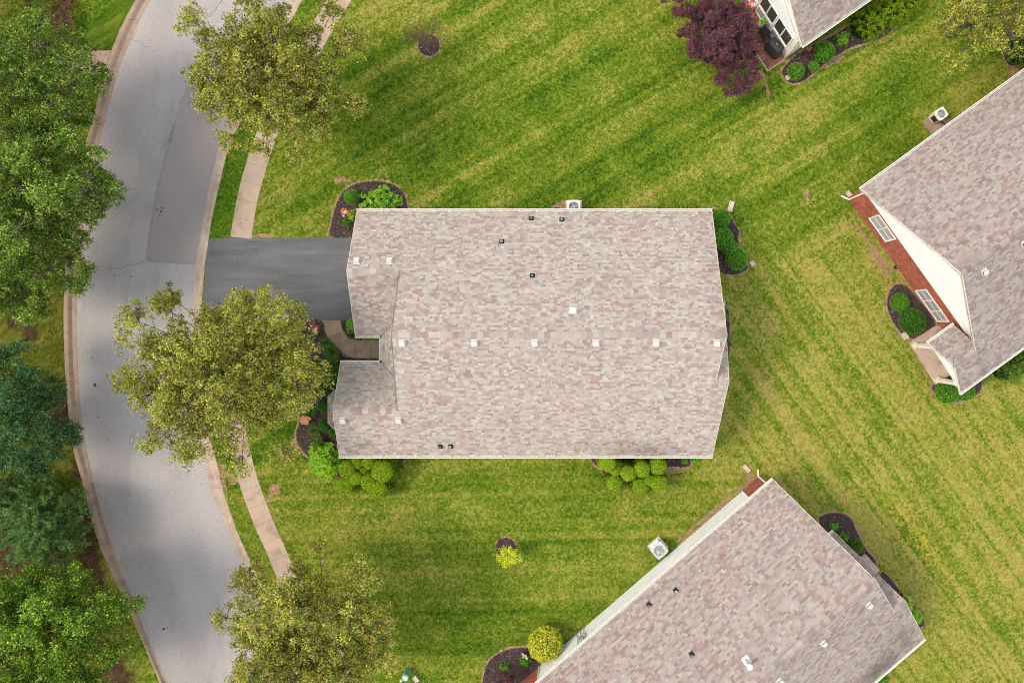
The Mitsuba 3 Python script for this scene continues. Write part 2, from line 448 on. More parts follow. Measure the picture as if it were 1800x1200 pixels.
def bare(px, w, h_, deg, seed):
    r = np.random.default_rng(seed)
    c = P(*px); a = math.radians(deg)
    t = np.linspace(0, 2 * math.pi, 26)[:-1]
    rr = 1 + 0.30 * np.sin(3 * t + seed) + 0.2 * np.sin(5 * t + 2 * seed) + r.normal(0, 0.14, 25)
    q = np.stack([rr * w * np.cos(t), rr * h_ * np.sin(t)], 1)
    q = np.stack([q[:, 0] * math.cos(a) - q[:, 1] * math.sin(a), q[:, 0] * math.sin(a) + q[:, 1] * math.cos(a)], 1) + c
    return slab(Polygon(q).buffer(0), -0.01, 0.006)


bare_list = [((1342, 136), .12, .5, 25, 1), ((1349, 160), .12, .5, 10, 2), ((600, 316), .5, .18, 10, 3), ((455, 414.5), .9, .10, 2, 4), ((986, 362), .38, .25, 0, 5), ((480, 865), .28, .62, -30, 6), ((1258, 897), 1.7, .22, 41, 7), ((1208, 942), .7, .15, 41, 8), ((1541, 448), .22, 1.7, -57 + 90, 9),
             ((1316, 846), .7, .2, 41, 10), ((1470, 106), .6, .2, 35, 11), ((1418, 345), .12, .42, 8, 12), ((391, 835), .18, .9, 12, 13), ((411, 842), .3, .3, 0, 14), ((1650, 215), .5, .4, 30, 15), ((1785, 140), .9, .45, 36, 16), ((518, 780), .25, .5, 10, 17), ((1180, 828), .9, .12, 4, 18)]
for b in bare_list: part('lawn', 'bare_patch', bare(*b), 'm_soil')


# ------------------------------------------------------------------ pavement, driveway, walks
def path_slabs(key, centre, width, step, m, z=0.02, lab=None, gap=0.007):
    c = np.array([P(a, b) for a, b in centre])
    d = np.r_[0, np.cumsum(np.linalg.norm(np.diff(c, axis=0), axis=1))]
    fx, fy = PchipInterpolator(d, c[:, 0]), PchipInterpolator(d, c[:, 1])
    polys = []
    n = max(1, int(round(d[-1] / step)))
    s = np.linspace(0, d[-1], n + 1)
    for i in range(n):
        L, R = [], []
        for t in np.linspace(s[i] + gap, s[i + 1] - gap, 4):
            q = np.array([fx(t), fy(t)]); g = np.array([fx(t, 1), fy(t, 1)]); g /= np.linalg.norm(g)
            nn = np.array([-g[1], g[0]])
            L.append(q + nn * width / 2); R.append(q - nn * width / 2)
        poly = Polygon(L + R[::-1])
        polys.append(poly)
        part(key, 'slab', slab(poly, -0.08, z + rng.normal(0, 0.004)), m)
    return unary_union([p.buffer(0.02) for p in polys])


solid = []
k = thing('sidewalk', 'beige concrete sidewalk curving north of the driveway', None, kind='structure')
solid.append(path_slabs(k, [(424, 418), (433, 360), (449, 297), (474, 225), (508, 155), (545, 88), (579, 28), (597, 0), (640, -70), (680, -140)], 1.22, 1.1, 'm_concrete'))
k = thing('sidewalk', 'beige concrete sidewalk curving south of the driveway', None, kind='structure')
solid.append(path_slabs(k, [(405, 563), (406, 640), (414, 740), (431, 825), (448, 877), (464, 919), (481, 957), (503, 1008), (530, 1060), (575, 1130), (620, 1200), (680, 1290)], 1.12, 1.1, 'm_concrete'))
k = thing('driveway', 'dark grey sealed asphalt driveway', None, kind='structure')
dp = Polygon([P(*q) for q in [(367, 424), (374, 419.5), (430, 418), (520, 417), (617, 416.5), (650, 416.5), (650, 562), (617, 562), (500, 563), (400, 563), (356.5, 562), (358, 520), (361, 475)]])
_r = np.random.default_rng(44); _q = np.array(dp.segmentize(0.25).exterior.coords)[:-1]; dp = Polygon(_q + _r.normal(0, 0.018, _q.shape)).buffer(0)
single(k, slab(dp, -0.08, 0.014), 'm_drive')
solid.append(dp.buffer(0.03))
k = thing('footpath', 'short concrete pavement stub at the left kerb under the trees', None, kind='structure')
sp = Polygon([P(*q) for q in [(196, 89), (150, 90), (118, 97), (100, 112), (95, 140), (110, 134), (182, 131)]])
ax = P(182, 131) - P(196, 89)
for i, (a, b) in enumerate([((95, 80), (148, 145)), ((148, 80), (200, 145))]):
    q0, q1 = P(*a), P(*b)
    pc = sp.intersection(sbox(q0[0] + 0.012, q1[1], q1[0] - 0.012, q0[1]))
    part(k, 'slab', slab(pc, -0.08, 0.02 + 0.004 * i), 'm_kerb_worn')
solid.append(sp.buffer(0.02))
k = thing('entry_walk', 'curved brown concrete walk from the driveway to the entry', None, kind='structure')
outer = [(567.7, 563), (571.5, 580.5), (577, 592), (598.5, 615), (610, 625), (625.5, 629), (652, 629.2), (690, 629.5)]
inner = [(599, 563), (600.7, 574.5), (606, 586.5), (613.5, 594.7), (618, 596.5), (625.5, 597.7), (652, 597.7), (690, 597.7)]
cuts = [0, 2, 3, 5, 6, 7]
for a, b in zip(cuts[:-1], cuts[1:]):
    poly = Polygon([P(*q) for q in outer[a:b + 1]] + [P(*q) for q in inner[a:b + 1]][::-1]).buffer(-0.010)
    part(k, 'slab', slab(poly, -0.08, 0.03 + rng.normal(0, 0.003)), 'm_walk')
solid.append(Polygon([P(*q) for q in outer] + [P(*q) for q in inner][::-1]).buffer(0.02))


# ------------------------------------------------------------------ mulch beds
def soil_colour(p, n, uv):
    a = noise(p.x * 14, p.y * 14, 3.0) * 0.5 + noise(p.x * 34, p.y * 34, 5.0) * 0.5
    return mix((0.17, 0.10, 0.06), (0.50, 0.33, 0.22), a)


scene['m_soil'] = {'type': 'twosided', 'b': {'type': 'diffuse', 'reflectance': proc(soil_colour)}}


def mulch_colour(p, n, uv):
    a = noise(p.x * 17, p.y * 17, 3.0) * 0.55 + noise(p.x * 40, p.y * 40, 5.0) * 0.45
    return mix((0.022, 0.016, 0.017), (0.105, 0.080, 0.084), a)


scene['m_mulch'] = {'type': 'twosided', 'b': {'type': 'diffuse', 'reflectance': proc(mulch_colour)}}
beds = []


def chips_in(poly, density, seed, z=0.035):
    r = np.random.default_rng(seed)
    x0, y0, x1, y1 = poly.bounds
    n = int((x1 - x0) * (y1 - y0) * density)
    q = np.stack([r.uniform(x0, x1, n), r.uniform(y0, y1, n)], 1)
    return q[shapely.contains_xy(poly, q[:, 0], q[:, 1])]


def bed(px, label, rim=0.13, seed=1, smooth=True, pale=0.25):
    """A mulch bed: a low mound of mulch with loose chips, and bare soil round its edge."""
    poly = smooth_poly(px, seed=seed) if smooth else Polygon([P(*q) for q in px])
    key = thing('mulch_bed', label, None, kind='structure')
    r = np.random.default_rng(seed)
    ring = np.array(poly.buffer(rim).simplify(0.02).segmentize(0.12).exterior.coords)[:-1]
    c = np.array(poly.centroid.coords[0])
    dirn = (ring - c) / np.linalg.norm(ring - c, axis=1, keepdims=True)
    ring = ring + dirn * r.normal(0, 0.055, (len(ring), 1))
    rim_poly = Polygon(ring).buffer(0)
    part(key, 'bare_soil', slab(rim_poly, -0.02, 0.005), 'm_soil', label='bare reddish soil edge of the mulch bed')
    inner_p = poly.buffer(-0.06)
    single(key, cat([slab(poly, -0.02, 0.018), slab(inner_p, 0.0, 0.034)]) if not inner_p.is_empty else slab(poly, -0.02, 0.018), 'm_mulch')
    q = chips_in(poly.buffer(0.03), 260, seed)
    n = len(q)
    if n:
        z = np.where(shapely.contains_xy(inner_p, q[:, 0], q[:, 1]), 0.040, 0.024)
        d = r.normal(size=(n, 3)); d[:, 2] *= 0.35; d /= np.linalg.norm(d, axis=1, keepdims=True)
        e = np.cross(d, r.normal(size=(n, 3)) * 0.3 + [0, 0, 1]); e /= np.linalg.norm(e, axis=1, keepdims=True)
        ln, wd = r.uniform(0.025, 0.065, (n, 1)), r.uniform(0.010, 0.022, (n, 1))
        c3 = np.c_[q, z + 0.012]
        v = np.stack([c3 - d * ln, c3 + e * wd, c3 + d * ln, c3 - e * wd], 1).reshape(-1, 3)
        i = np.arange(n)[:, None] * 4
        f = np.vstack([i + [0, 1, 2], i + [0, 2, 3]])
        base = np.where(r.random((n, 1)) < pale, [[0.26, 0.19, 0.16]], [[0.075, 0.056, 0.058]]) * r.uniform(0.4, 1.5, (n, 1))
        part(key, 'bark_chip', (v, f), 'm_vc', color=np.repeat(base, 4, 0), kind='stuff')
    beds.append(rim_poly)
    return key


bed([(584, 416), (582, 397), (590, 364), (602, 340), (620, 326), (642, 320), (672, 320), (695, 327), (708, 338), (714, 355), (714, 385), (660, 400), (640, 416)], 'dark mulch bed around shrubs at the upper left corner of the middle house', seed=2)
bed([(540, 565), (566, 564), (570, 581), (577, 594), (600, 618), (612, 628), (690, 634), (690, 650), (610, 660), (602, 700), (606, 760), (600, 806), (560, 812), (528, 786), (521, 762), (527, 735), (520, 680), (520, 610)], 'dark mulch bed between the street tree and the left gable of the middle house', seed=3)
bed([(600, 564), (626, 564), (640, 594), (618, 594), (608, 586), (602, 574)], 'small mulch pocket between the driveway and the entry walk', seed=4, rim=0.02)
bed([(570, 806), (600, 800), (716, 798), (712, 806), (690, 826), (662, 846), (620, 846), (585, 830)], 'mulch under the clipped evergreens at the lower left of the middle house', seed=5)
bed([(1050, 800), (1056, 824), (1085, 842), (1148, 844), (1168, 822), (1208, 819), (1214, 811), (1212, 800)], 'mulch under the clipped evergreens at the lower right of the middle house', seed=6)
bed([(1240, 372), (1276, 372), (1289, 392), (1299, 406), (1297, 422), (1302, 445), (1314, 470), (1300, 480), (1280, 482), (1262, 472), (1248, 420)], 'mulch bed under the hedge at the upper right corner of the middle house', seed=7)
bed([(1262, 530), (1276, 540), (1281, 552), (1282, 580), (1283, 610), (1276, 632), (1262, 640)], 'narrow mulch strip along the right gable of the middle house', seed=8, rim=0.08)
for (a, b, ra, lab, sd) in ((754, 80, 0.62, 'round mulch ring of the bare young tree on the upper lawn', 9), (889, 962, 0.58, 'round mulch ring of the yellow sapling on the lower lawn', 10)):
    bed([(a + ra * 30 * math.cos(t), b + ra * 30 * math.sin(t)) for t in np.arange(10) * 0.6283], lab, seed=sd, rim=0.09)
bed([(1376, 124), (1392, 104), (1420, 86), (1470, 60), (1500, 40), (1560, 4), (1600, 0), (1560, 60), (1500, 82), (1470, 98), (1440, 120), (1412, 142), (1390, 146), (1378, 136)], 'mulch bed with round shrubs below the gutter of the upper house', seed=11)
bed([(1582, 500), (1570, 504), (1562, 518), (1560, 540), (1568, 562), (1580, 580), (1590, 590), (1612, 594), (1640, 578), (1640, 560), (1600, 510)], 'curved mulch bed with two shrubs against the red brick wall', seed=12)
bed([(1640, 676), (1643, 690), (1652, 704), (1680, 706), (1720, 690), (1720, 660), (1672, 660)], 'mulch bed beside the porch column of the right house', seed=13)
bed([(1440, 914), (1446, 906), (1462, 901), (1482, 903), (1496, 913), (1506, 934), (1520, 962), (1540, 990), (1520, 1010), (1460, 960)], 'rounded mulch bed beside the porch roof of the lower right house', seed=14)
bed([(1548, 1010), (1558, 1008), (1584, 1040), (1610, 1068), (1624, 1096), (1600, 1100), (1560, 1050)], 'narrow dark mulch strip along the right side of the lower right house', seed=15, rim=0.06)
bed([(852, 1210), (852, 1180), (860, 1162), (880, 1146), (910, 1138), (940, 1142), (952, 1160), (940, 1180), (930, 1210), (890, 1250)], 'dark mulch bed with small plants at the bottom edge of the photo', seed=16)
bed([(1770, 60), (1765, 95), (1775, 115), (1800, 110), (1840, 90), (1830, 50)], 'mulch bed under the shrub at the upper right edge', seed=17)

# ------------------------------------------------------------------ roofs
class Plane:
    def __init__(s, eave, up, pitch, h0):
        s.e, s.u, s.p, s.h0 = np.asarray(eave, float), np.asarray(up, float) / np.linalg.norm(up), pitch, h0
        s.g = s.u * pitch
        s.c = h0 - s.g @ s.e

    def z(s, x, y):
        return s.c + s.g[0] * x + s.g[1] * y

    def px(s, px, py):
        """Plan point of a photograph point that lies on this plane."""
        kx, ky = (px - NX) / F, (NY - py) / F
        Z = (H - s.c) / (1 + s.g[0] * kx + s.g[1] * ky)
        return np.array([kx * Z, ky * Z])

    def at(s, q):
        return np.array([q[0], q[1], s.z(q[0], q[1])])


TONES = np.array([(0.405, 0.375, 0.34), (0.44, 0.419, 0.382), (0.346, 0.273, 0.25), (0.373, 0.321, 0.297), (0.318, 0.237, 0.216), (0.331, 0.304, 0.293), (0.386, 0.356, 0.329), (0.276, 0.245, 0.232)])
TONE_P = np.array([0.24, 0.17, 0.15, 0.12, 0.08, 0.09, 0.12, 0.03])


def shingle_set(plane, poly, seed, stain=None, exposure_=0.127):
    """Every shingle of a roof plane: lists of (vertices, faces, colour, size in the picture)."""
    r = np.random.default_rng(seed)
    k = math.sqrt(1 + plane.p ** 2)
    ud = np.array([plane.u[1], -plane.u[0]])
    n3 = np.array([-plane.g[0], -plane.g[1], 1.0]); n3 /= np.linalg.norm(n3)
    to = lambda q: np.array([(q - plane.e) @ ud, (q - plane.e) @ plane.u * k])
    uv = Polygon([to(np.array(q)) for q in poly.exterior.coords]).buffer(0)
    prep = uv.buffer(-1e-6); shapely.prepare(prep); shapely.prepare(uv)
    u0, v0, u1, v1 = uv.bounds
    up3 = np.array([plane.u[0], plane.u[1], plane.p]) / k
    ud3 = np.array([ud[0], ud[1], 0.0])
    base = np.array([*plane.e, plane.h0])
    res = []
    ln = exposure_ * 1.22
    for row in range(int((v1 - v0) / exposure_) + 1):
        va = v0 + row * exposure_ - 0.01
        u = u0 - r.uniform(0, 0.4)
        tone = r.choice(len(TONES), p=TONE_P)
        while u < u1:
            w = r.choice([0.11, 0.15, 0.20, 0.24, 0.28]) * r.uniform(0.92, 1.08)
            if r.random() > 0.06: tone = r.choice(len(TONES), p=TONE_P)
            rect = sbox(u + 0.0025, va, u + w - 0.0025, va + ln)
            u += w
            if not uv.intersects(rect): continue
            cut = False
            if not prep.contains(rect):
                rect = rect.intersection(uv); cut = True
                if rect.geom_type != 'Polygon' or rect.area < 0.003: continue
            c2 = np.array(shapely.geometry.polygon.orient(rect).exterior.coords)[:-1]
            m = len(c2)
            t = 0.013 - 0.0095 * (c2[:, 1] - va) / ln + r.normal(0, 0.0012)
            top = base + c2[:, :1] * ud3 + c2[:, 1:] * up3 + t[:, None] * n3
            bot = top - n3 * (t + 0.001)[:, None]
            v = np.vstack([top, bot])
            f = [(0, i, i + 1) for i in range(1, m - 1)] + [(i, m + i, m + (i + 1) % m) for i in range(m)] + [(i, m + (i + 1) % m, (i + 1) % m) for i in range(m)]
            colr = TONES[tone] * r.uniform(0.90, 1.08) * (1 + r.normal(0, 0.02, 3))
            cen = top.mean(0)
            if stain: colr = colr * stain(cen[0], cen[1])
            px, py = NX + cen[0] * F / (H - cen[2]), NY - cen[1] * F / (H - cen[2])
            inside = 0 < px < 1800 and 0 < py < 1200
            res.append((v, np.array(f), colr, (w * exposure_ / (H - cen[2]) ** 2 if inside and not cut else 0.0)))
    return res


def roof(house, planes, seed, stain=None, most=300):
    """planes: list of (Plane, plan polygon). Deck is the part; shingles are its pieces."""
    deck = cat([slab(poly, -0.16, 0.0, zf=pl.z) for pl, poly in planes])
    key = part(house, 'roof', deck, 'm_deck', label='shallow gable roof of mottled pinkish beige shingles')
    sh = []
    for i, (pl, poly) in enumerate(planes):
        sh += shingle_set(pl, poly, seed + i, stain)
    order = sorted(range(len(sh)), key=lambda i: -sh[i][3])
    pick = set(order[:most])
    for i in order[:most]:
        v, f, c, _ = sh[i]
        part(key, 'shingle', (v, f), 'm_vc', color=np.tile(c, (len(v), 1)))
    rest = [sh[i] for i in range(len(sh)) if i not in pick]
    v, f = cat([(a, b) for a, b, _, _ in rest])
    part(key, 'shingles', (v, f), 'm_vc', color=np.vstack([np.tile(c, (len(a), 1)) for a, _, c, _ in rest]), kind='stuff')
    return key


def ridge_caps(roof_key, a, b, up1, up2, pitch, seed, tint=(1, 1, 1)):
    """Folded cap shingles along a ridge from a to b (3-D); up1, up2: plan directions down each slope."""
    r = np.random.default_rng(seed)
    a, b = np.asarray(a, float), np.asarray(b, float)
    L = np.linalg.norm(b - a); d = (b - a) / L
    n = int(L / 0.30)
    for i in range(n):
        s0 = a + d * (i * L / n); s1 = a + d * ((i + 1) * L / n + 0.03)
        t0, t1 = 0.030, 0.018
        w = 0.15
        dn1 = np.array([up1[0], up1[1], -pitch]) * w
        dn2 = np.array([up2[0], up2[1], -pitch]) * w
        zz = Z3
        v = np.array([s0 + dn1 + zz * t0, s0 + zz * (t0 + 0.006), s0 + dn2 + zz * t0, s1 + dn1 + zz * t1, s1 + zz * (t1 + 0.006), s1 + dn2 + zz * t1,
                      s0 + dn1, s0, s0 + dn2, s1 + dn1, s1, s1 + dn2])
        f = np.array([(0, 3, 1), (3, 4, 1), (1, 4, 2), (4, 5, 2), (0, 1, 7), (0, 7, 6), (1, 2, 8), (1, 8, 7), (0, 6, 9), (0, 9, 3), (2, 5, 11), (2, 11, 8)])
        c = TONES[r.choice(len(TONES), p=TONE_P)] * r.uniform(0.94, 1.08) * tint
        part(roof_key, 'ridge_cap', (v, f), 'm_vc', color=np.tile(c, (len(v), 1)))


def gutter(house, a, b, out, label=None):
    """Open white trough from a to b (3-D roof edge) on the side out (plan)."""
    a, b = np.asarray(a, float), np.asarray(b, float)
    o = np.array([out[0], out[1], 0.0]); o /= np.linalg.norm(o)
    d = (b - a) / np.linalg.norm(b - a)
    lo = np.array([0, 0, -0.10])
    ms = [beam(a + o * 0.012 + lo * 0.55, b + o * 0.014 + lo * 0.55, 0.022, 0.10), beam(a + o * 0.112 + lo * 0.45, b + o * 0.112 + lo * 0.45, 0.034, 0.11),
          ]
    part(house, 'gutter_trough', beam(a + o * 0.06 + lo, b + o * 0.06 + lo, 0.10, 0.010), 'm_trough')
    for e in (a, b):
        s = d if e is a else -d
        ms.append(beam(e + s * 0.006 + o * 0.02 + lo * 0.55, e + s * 0.006 + o * 0.104 + lo * 0.55, 0.012, 0.09))
    L = np.linalg.norm(b - a)
    n = int(L / 0.95)
    for i in range(n):
        q = a + d * (0.4 + i * 0.95)
        ms.append(beam(q + o * 0.018 + lo * 0.14, q + o * 0.106 + lo * 0.14, 0.03, 0.008))
    return part(house, 'gutter', cat(ms), 'm_gutter', label=label)


def fascia(house, edges, m='m_trim'):
    for a, b in edges:
        a, b = np.asarray(a, float), np.asarray(b, float)
        d = (b - a) / np.linalg.norm(b - a)
        s = np.cross(d, Z3); s /= np.linalg.norm(s)
        part(house, 'fascia', beam(a + s * 0.012 - Z3 * 0.085, b + s * 0.012 - Z3 * 0.085, 0.024, 0.17), m)


def frame_on(plane, q):
    """(origin, along eave, up the slope, normal) at plan point q on the roof."""
    k = math.sqrt(1 + plane.p ** 2)
    ud = np.array([plane.u[1], -plane.u[0], 0.0])
    up = np.array([plane.u[0], plane.u[1], plane.p]) / k
    n = np.cross(ud, up)
    if n[2] < 0: n = -n
    return plane.at(q), ud, up, n


def box_vent(house, plane, px, py):
    """Square louvred roof vent: flashing, hood with dark slot."""
    o, u, v, n = frame_on(plane, plane.px(px, py))
    fl = obox(o + n * 0.022, u, v, n, 0.36, 0.36, 0.006)
    hood = []
    s = 0.115
    lo = [o + u * a * s + v * b * s + n * 0.025 for a, b in ((-1, -1), (1, -1), (1, 1), (-1, 1))]
    hi = [o + u * a * s * 1.0 + v * b * s * 1.0 + n * z for (a, b), z in zip(((-1, -1), (1, -1), (1, 1), (-1, 1)), (0.16, 0.16, 0.09, 0.09))]
    base = part(house, 'roof_vent', cat([(np.array(lo + hi), BOXF), obox(o + n * 0.15 - v * 0.02, u, v, (n - v * 0.25) / np.linalg.norm(n - v * 0.25), 0.275, 0.29, 0.018)]), 'm_vent')
    part(base, 'flashing', fl, 'm_vent')
    part(base, 'louvre', obox(o + n * 0.085 + v * 0.0, u, v, n, 0.262, 0.20, 0.05), 'm_black')


def pipe_vent(house, plane, px, py, white=True):
    """Plumbing vent: black boot with collar, pale pipe."""
    o, u, v, n = frame_on(plane, plane.px(px, py))
    fl = obox(o + n * 0.022, u, v, n, 0.26, 0.28, 0.006)
    cone = lathe([(0.10, -0.06), (0.095, 0.03), (0.075, 0.09), (0.062, 0.16), (0.0, 0.161)], 16)
    key = part(house, 'pipe_vent', cat([fl, move(cone, *o)]), 'm_black', smooth=40)
    pipe = lathe([(0.052, 0.10), (0.052, 0.30), (0.038, 0.30), (0.036, 0.12), (0.0, 0.12)], 16)
    part(key, 'pipe', move(pipe, *o), 'm_white' if white else 'm_greymetal', smooth=40)


def flue(house, plane, px, py, tall=0.45):
    o, u, v, n = frame_on(plane, plane.px(px, py))
    st = move(lathe([(0.09, -0.1), (0.09, tall), (0.0, tall)], 18), *o)
    cap = move(lathe([(0.0, tall + 0.10), (0.10, tall + 0.085), (0.155, tall + 0.03), (0.155, tall - 0.03), (0.10, tall - 0.035)], 18), *o)
    key = part(house, 'flue', cat([st, obox(o + n * 0.02, u, v, n, 0.4, 0.4, 0.006)]), 'm_metal', smooth=40)
    part(key, 'cap', cap, 'm_white', smooth=40)


# ------------------------------------------------------------------ walls
def bricks(a, b, z0, ztop, seed, out):
    """Bricks in running bond on the wall face from a to b (plan) up to ztop: one mesh with a colour per brick."""
    r = np.random.default_rng(seed)
    a, b, o = np.asarray(a, float), np.asarray(b, float), np.array([*out, 0.0])
    L = np.linalg.norm(b - a); d = np.array([*((b - a) / L), 0.0]); A = np.array([*a, 0.0])
    vs, fs, cs, k = [], [], [], 0
    for i in range(int((ztop - z0) / 0.076)):
        u = -0.11 * (i % 2)
        while u < L:
            s0, s1 = max(u, 0), min(u + 0.205, L)
            u += 0.217
            if s1 - s0 < 0.03: continue
            z = z0 + i * 0.076
            v, f = obox(A + d * (s0 + s1) / 2 + Z3 * (z + 0.032) + o * 0.004, d, o, Z3, s1 - s0, 0.03 + r.uniform(0, 0.006), 0.064)
            vs.append(v); fs.append(f + 8 * k); k += 1
            cs.append(np.tile(np.array([0.355, 0.112, 0.080]) * r.uniform(0.62, 1.22) * (1 + r.normal(0, 0.05, 3)), (8, 1)))
    return np.vstack(vs), np.vstack(fs), np.vstack(cs)


def lap_siding(a, b, z0, topf, out, step=0.13, n=16):
    """Horizontal lap boards on a wall from a to b; topf(t) limits each board's extent (gable)."""
    a, b, o = np.asarray(a, float), np.asarray(b, float), np.array([*out, 0.0])
    L = np.linalg.norm(b - a); d = np.array([*((b - a) / L), 0.0]); A = np.array([*a, 0.0])
    ts = np.linspace(0, L, 160)
    tops = np.array([topf(t / L) for t in ts])
    ms, z = [], z0
    while z < tops.max():
        ok = ts[tops > z + 0.02]
        if len(ok):
            s0, s1 = ok.min(), ok.max()
            ok2 = ts[tops > z + step]
            e0, e1 = (ok2.min(), ok2.max()) if len(ok2) else ((s0 + s1) / 2, (s0 + s1) / 2)
            zt = min(z + step, tops.max())
            v = np.array([A + d * s0 + Z3 * z + o * 0.022, A + d * s1 + Z3 * z + o * 0.022, A + d * e1 + Z3 * zt + o * 0.008, A + d * e0 + Z3 * zt + o * 0.008, A + d * s0 + Z3 * z, A + d * s1 + Z3 * z])
            ms.append((v, np.array([(0, 1, 2), (0, 2, 3), (4, 5, 1), (4, 1, 0)])))
        z += step
    return cat(ms)


def wall_core(a, b, z0, topf, out, thick=0.14, n=24):
    a, b, o = np.asarray(a, float), np.asarray(b, float), np.asarray(out, float)
    t = np.linspace(0, 1, n)
    pts = a + (b - a) * t[:, None]
    tz = np.array([topf(x) for x in t])
    rows = []
    for off in (0.0, -thick):
        q = pts + o * off
        rows += [np.c_[q, np.full(n, z0)], np.c_[q, tz]]
    v = np.vstack(rows)
    f = []
    for i in range(n - 1):
        f += [(i, i + 1, n + i + 1), (i, n + i + 1, n + i), (2 * n + i, 3 * n + i, 3 * n + i + 1), (2 * n + i, 3 * n + i + 1, 2 * n + i + 1), (n + i, n + i + 1, 3 * n + i + 1), (n + i, 3 * n + i + 1, 3 * n + i)]
    f += [(0, n, 3 * n), (0, 3 * n, 2 * n), (n - 1, 3 * n - 1, 4 * n - 1), (n - 1, 4 * n - 1, 2 * n - 1)]
    return v, np.array(f)


def on_wall(a, b, px, py):
    """(distance along the wall from a, height) of a photograph point that lies on the upright wall face through a and b."""
    a, b = np.asarray(a, float), np.asarray(b, float)
    kx, ky = (px - NX) / F, (NY - py) / F
    L = np.linalg.norm(b - a); d = (b - a) / L
    s = np.linalg.solve(np.array([[d[0], -kx], [d[1], -ky]]), -a)
    return s[0], H - s[1]


def window(house, a, b, out, t0, t1, z0, z1, sash, glass='m_glass', mid=True, name='window', lab=None, pane_part=True):
    """White framed window on a wall: frame, sashes with a meeting rail, a pane per light."""
    a, b, o = np.asarray(a, float), np.asarray(b, float), np.array([*out, 0.0])
    d = np.array([*((b - a) / np.linalg.norm(b - a)), 0.0]); A = np.array([*a, 0.0])
    at = lambda t, z, q=0.0: A + d * t + Z3 * z + o * q
    fr = []
    bar = lambda ta, za, tb, zb, w, dep=0.09, q=0.02: fr.append(obox((at(ta, za, q) + at(tb, zb, q)) / 2, d, o, Z3, abs(tb - ta) + (w if za != zb else 0), dep, abs(zb - za) + (w if za == zb else 0)))
    w = 0.06
    bar(t0, z0 + w / 2, t1, z0 + w / 2, w); bar(t0, z1 - w / 2, t1, z1 - w / 2, w)
    ed = np.linspace(t0, t1, sash + 1)
    for i, t in enumerate(ed):
        tt = t + (w / 2 if i == 0 else -w / 2 if i == sash else 0)
        bar(tt, z0 + w, tt, z1 - w, w if 0 < i < sash else w, 0.09)
    key = part(house, name, cat(fr), 'm_white', label=lab)
    zm = (z0 + z1) / 2
    for i in range(sash):
        l, r_ = ed[i] + w, ed[i + 1] - w
        if mid:
            part(key, 'rail', obox((at(l, zm) + at(r_, zm)) / 2 + o * 0.015, d, o, Z3, r_ - l, 0.05, 0.05), 'm_white')
            part(key, 'pane', obox((at(l, 0) + at(r_, 0)) / 2 + Z3 * (z0 + zm) / 2 + o * 0.022, d, o, Z3, r_ - l + 0.01, 0.012, zm - z0 - w - 0.02), glass)
            part(key, 'pane', obox((at(l, 0) + at(r_, 0)) / 2 + Z3 * (z1 + zm) / 2 + o * 0.028, d, o, Z3, r_ - l + 0.01, 0.012, z1 - zm - w - 0.02), glass)
        else:
            part(key, 'pane', obox((at(l, 0) + at(r_, 0)) / 2 + Z3 * (z0 + z1) / 2 + o * 0.024, d, o, Z3, r_ - l + 0.01, 0.012, z1 - z0 - 2 * w + 0.01), glass)
    return key


def downspout(house, a2, out, ztop, foot_dir, foot=0.6):
    o = np.array([*out, 0.0])
    A = np.array([*a2, 0.0]) + o * 0.07
    fd = np.array([*foot_dir, 0.0]) / np.linalg.norm(foot_dir)
    part(house, 'downspout', cat([beam(A + Z3 * 0.15, A + Z3 * ztop, 0.075, 0.06, up=o), beam(A + Z3 * 0.17, A + Z3 * 0.06 + fd * foot, 0.075, 0.06)]), 'm_white')


HE, PT = 2.7, 0.58
# ================================================================== the middle house
h1 = thing('house', 'large middle house with a pinkish beige shingle roof and a dark driveway at its left', 'house')
yN, yS = P(0, 371, HE)[1], P(0, 801, HE)[1]
nP, sP = Plane((0, yN), (0, -1), PT, HE), Plane((0, yS), (0, 1), PT, HE)
yR = (yN + yS) / 2
zR = nP.z(0, yR)
gP = Plane((0, P(0, 589.5, HE)[1]), (0, 1), PT, HE)                      # garage, south slope
gy = (gP.e[1] + yN) / 2; gz = nP.z(0, gy)
wy = sP.px(640, 722)[1]; wz = sP.z(0, wy)                                # wing ridge
we = P(0, 637.5, HE)[1]
wP = Plane((0, we), (0, -1), (wz - HE) / (we - wy), HE)
ey = sP.px(1282, 669)[1]; ez = sP.z(0, ey)                               # right hand lower gable
eP = Plane((0, ey + (ez - HE) / PT), (0, -1), PT, HE)
XW, XE = P(688.5, 0, zR)[0], P(1278, 0, zR)[0]
xg = P(608.8, 0, gz)[0]
xge = P(627, 0, HE)[0]
xgs = P(624, 0, HE)[0]
xl = (P(671, 0, HE)[0])                                                # eave of the little entry slope
lP = Plane((xl, 0), (1, 0), PT, HE)
xww = P(584.5, 0, wz)[0]
nn = lambda *q: Polygon(q)
gj = np.array([P(703, 0, gz)[0], gy])                                    # garage ridge meets the main rake
wj = np.array([P(699, 0, wz)[0], wy])
east_s = sP.px(1252.5, 801)
low_pk = np.array([P(1282, 0, ez)[0], ey])
main_end = sP.px(1259.5, 668)
north = nn((xge, yN), (P(1252, 0, HE)[0], yN), (XE, yR), (XW, yR), gj, (xg, gy))
south = nn((XW, yR), (XE, yR), main_end, low_pk, east_s, (P(596, 0, HE)[0], yS), (xww, wy), wj)
gar = nn((xg, gy), (gj[0] + 0.25, gy), (gj[0] + 0.25, gP.e[1] + (gj[0] + 0.25 - xl)), (xl, gP.e[1]), (xgs, gP.e[1]))
wing = nn((xww, wy), (P(598, 0, HE)[0], we), (xl, we), (wj[0] + 0.25, we - (wj[0] + 0.25 - xl) * lP.p / wP.p), (wj[0] + 0.25, wy))
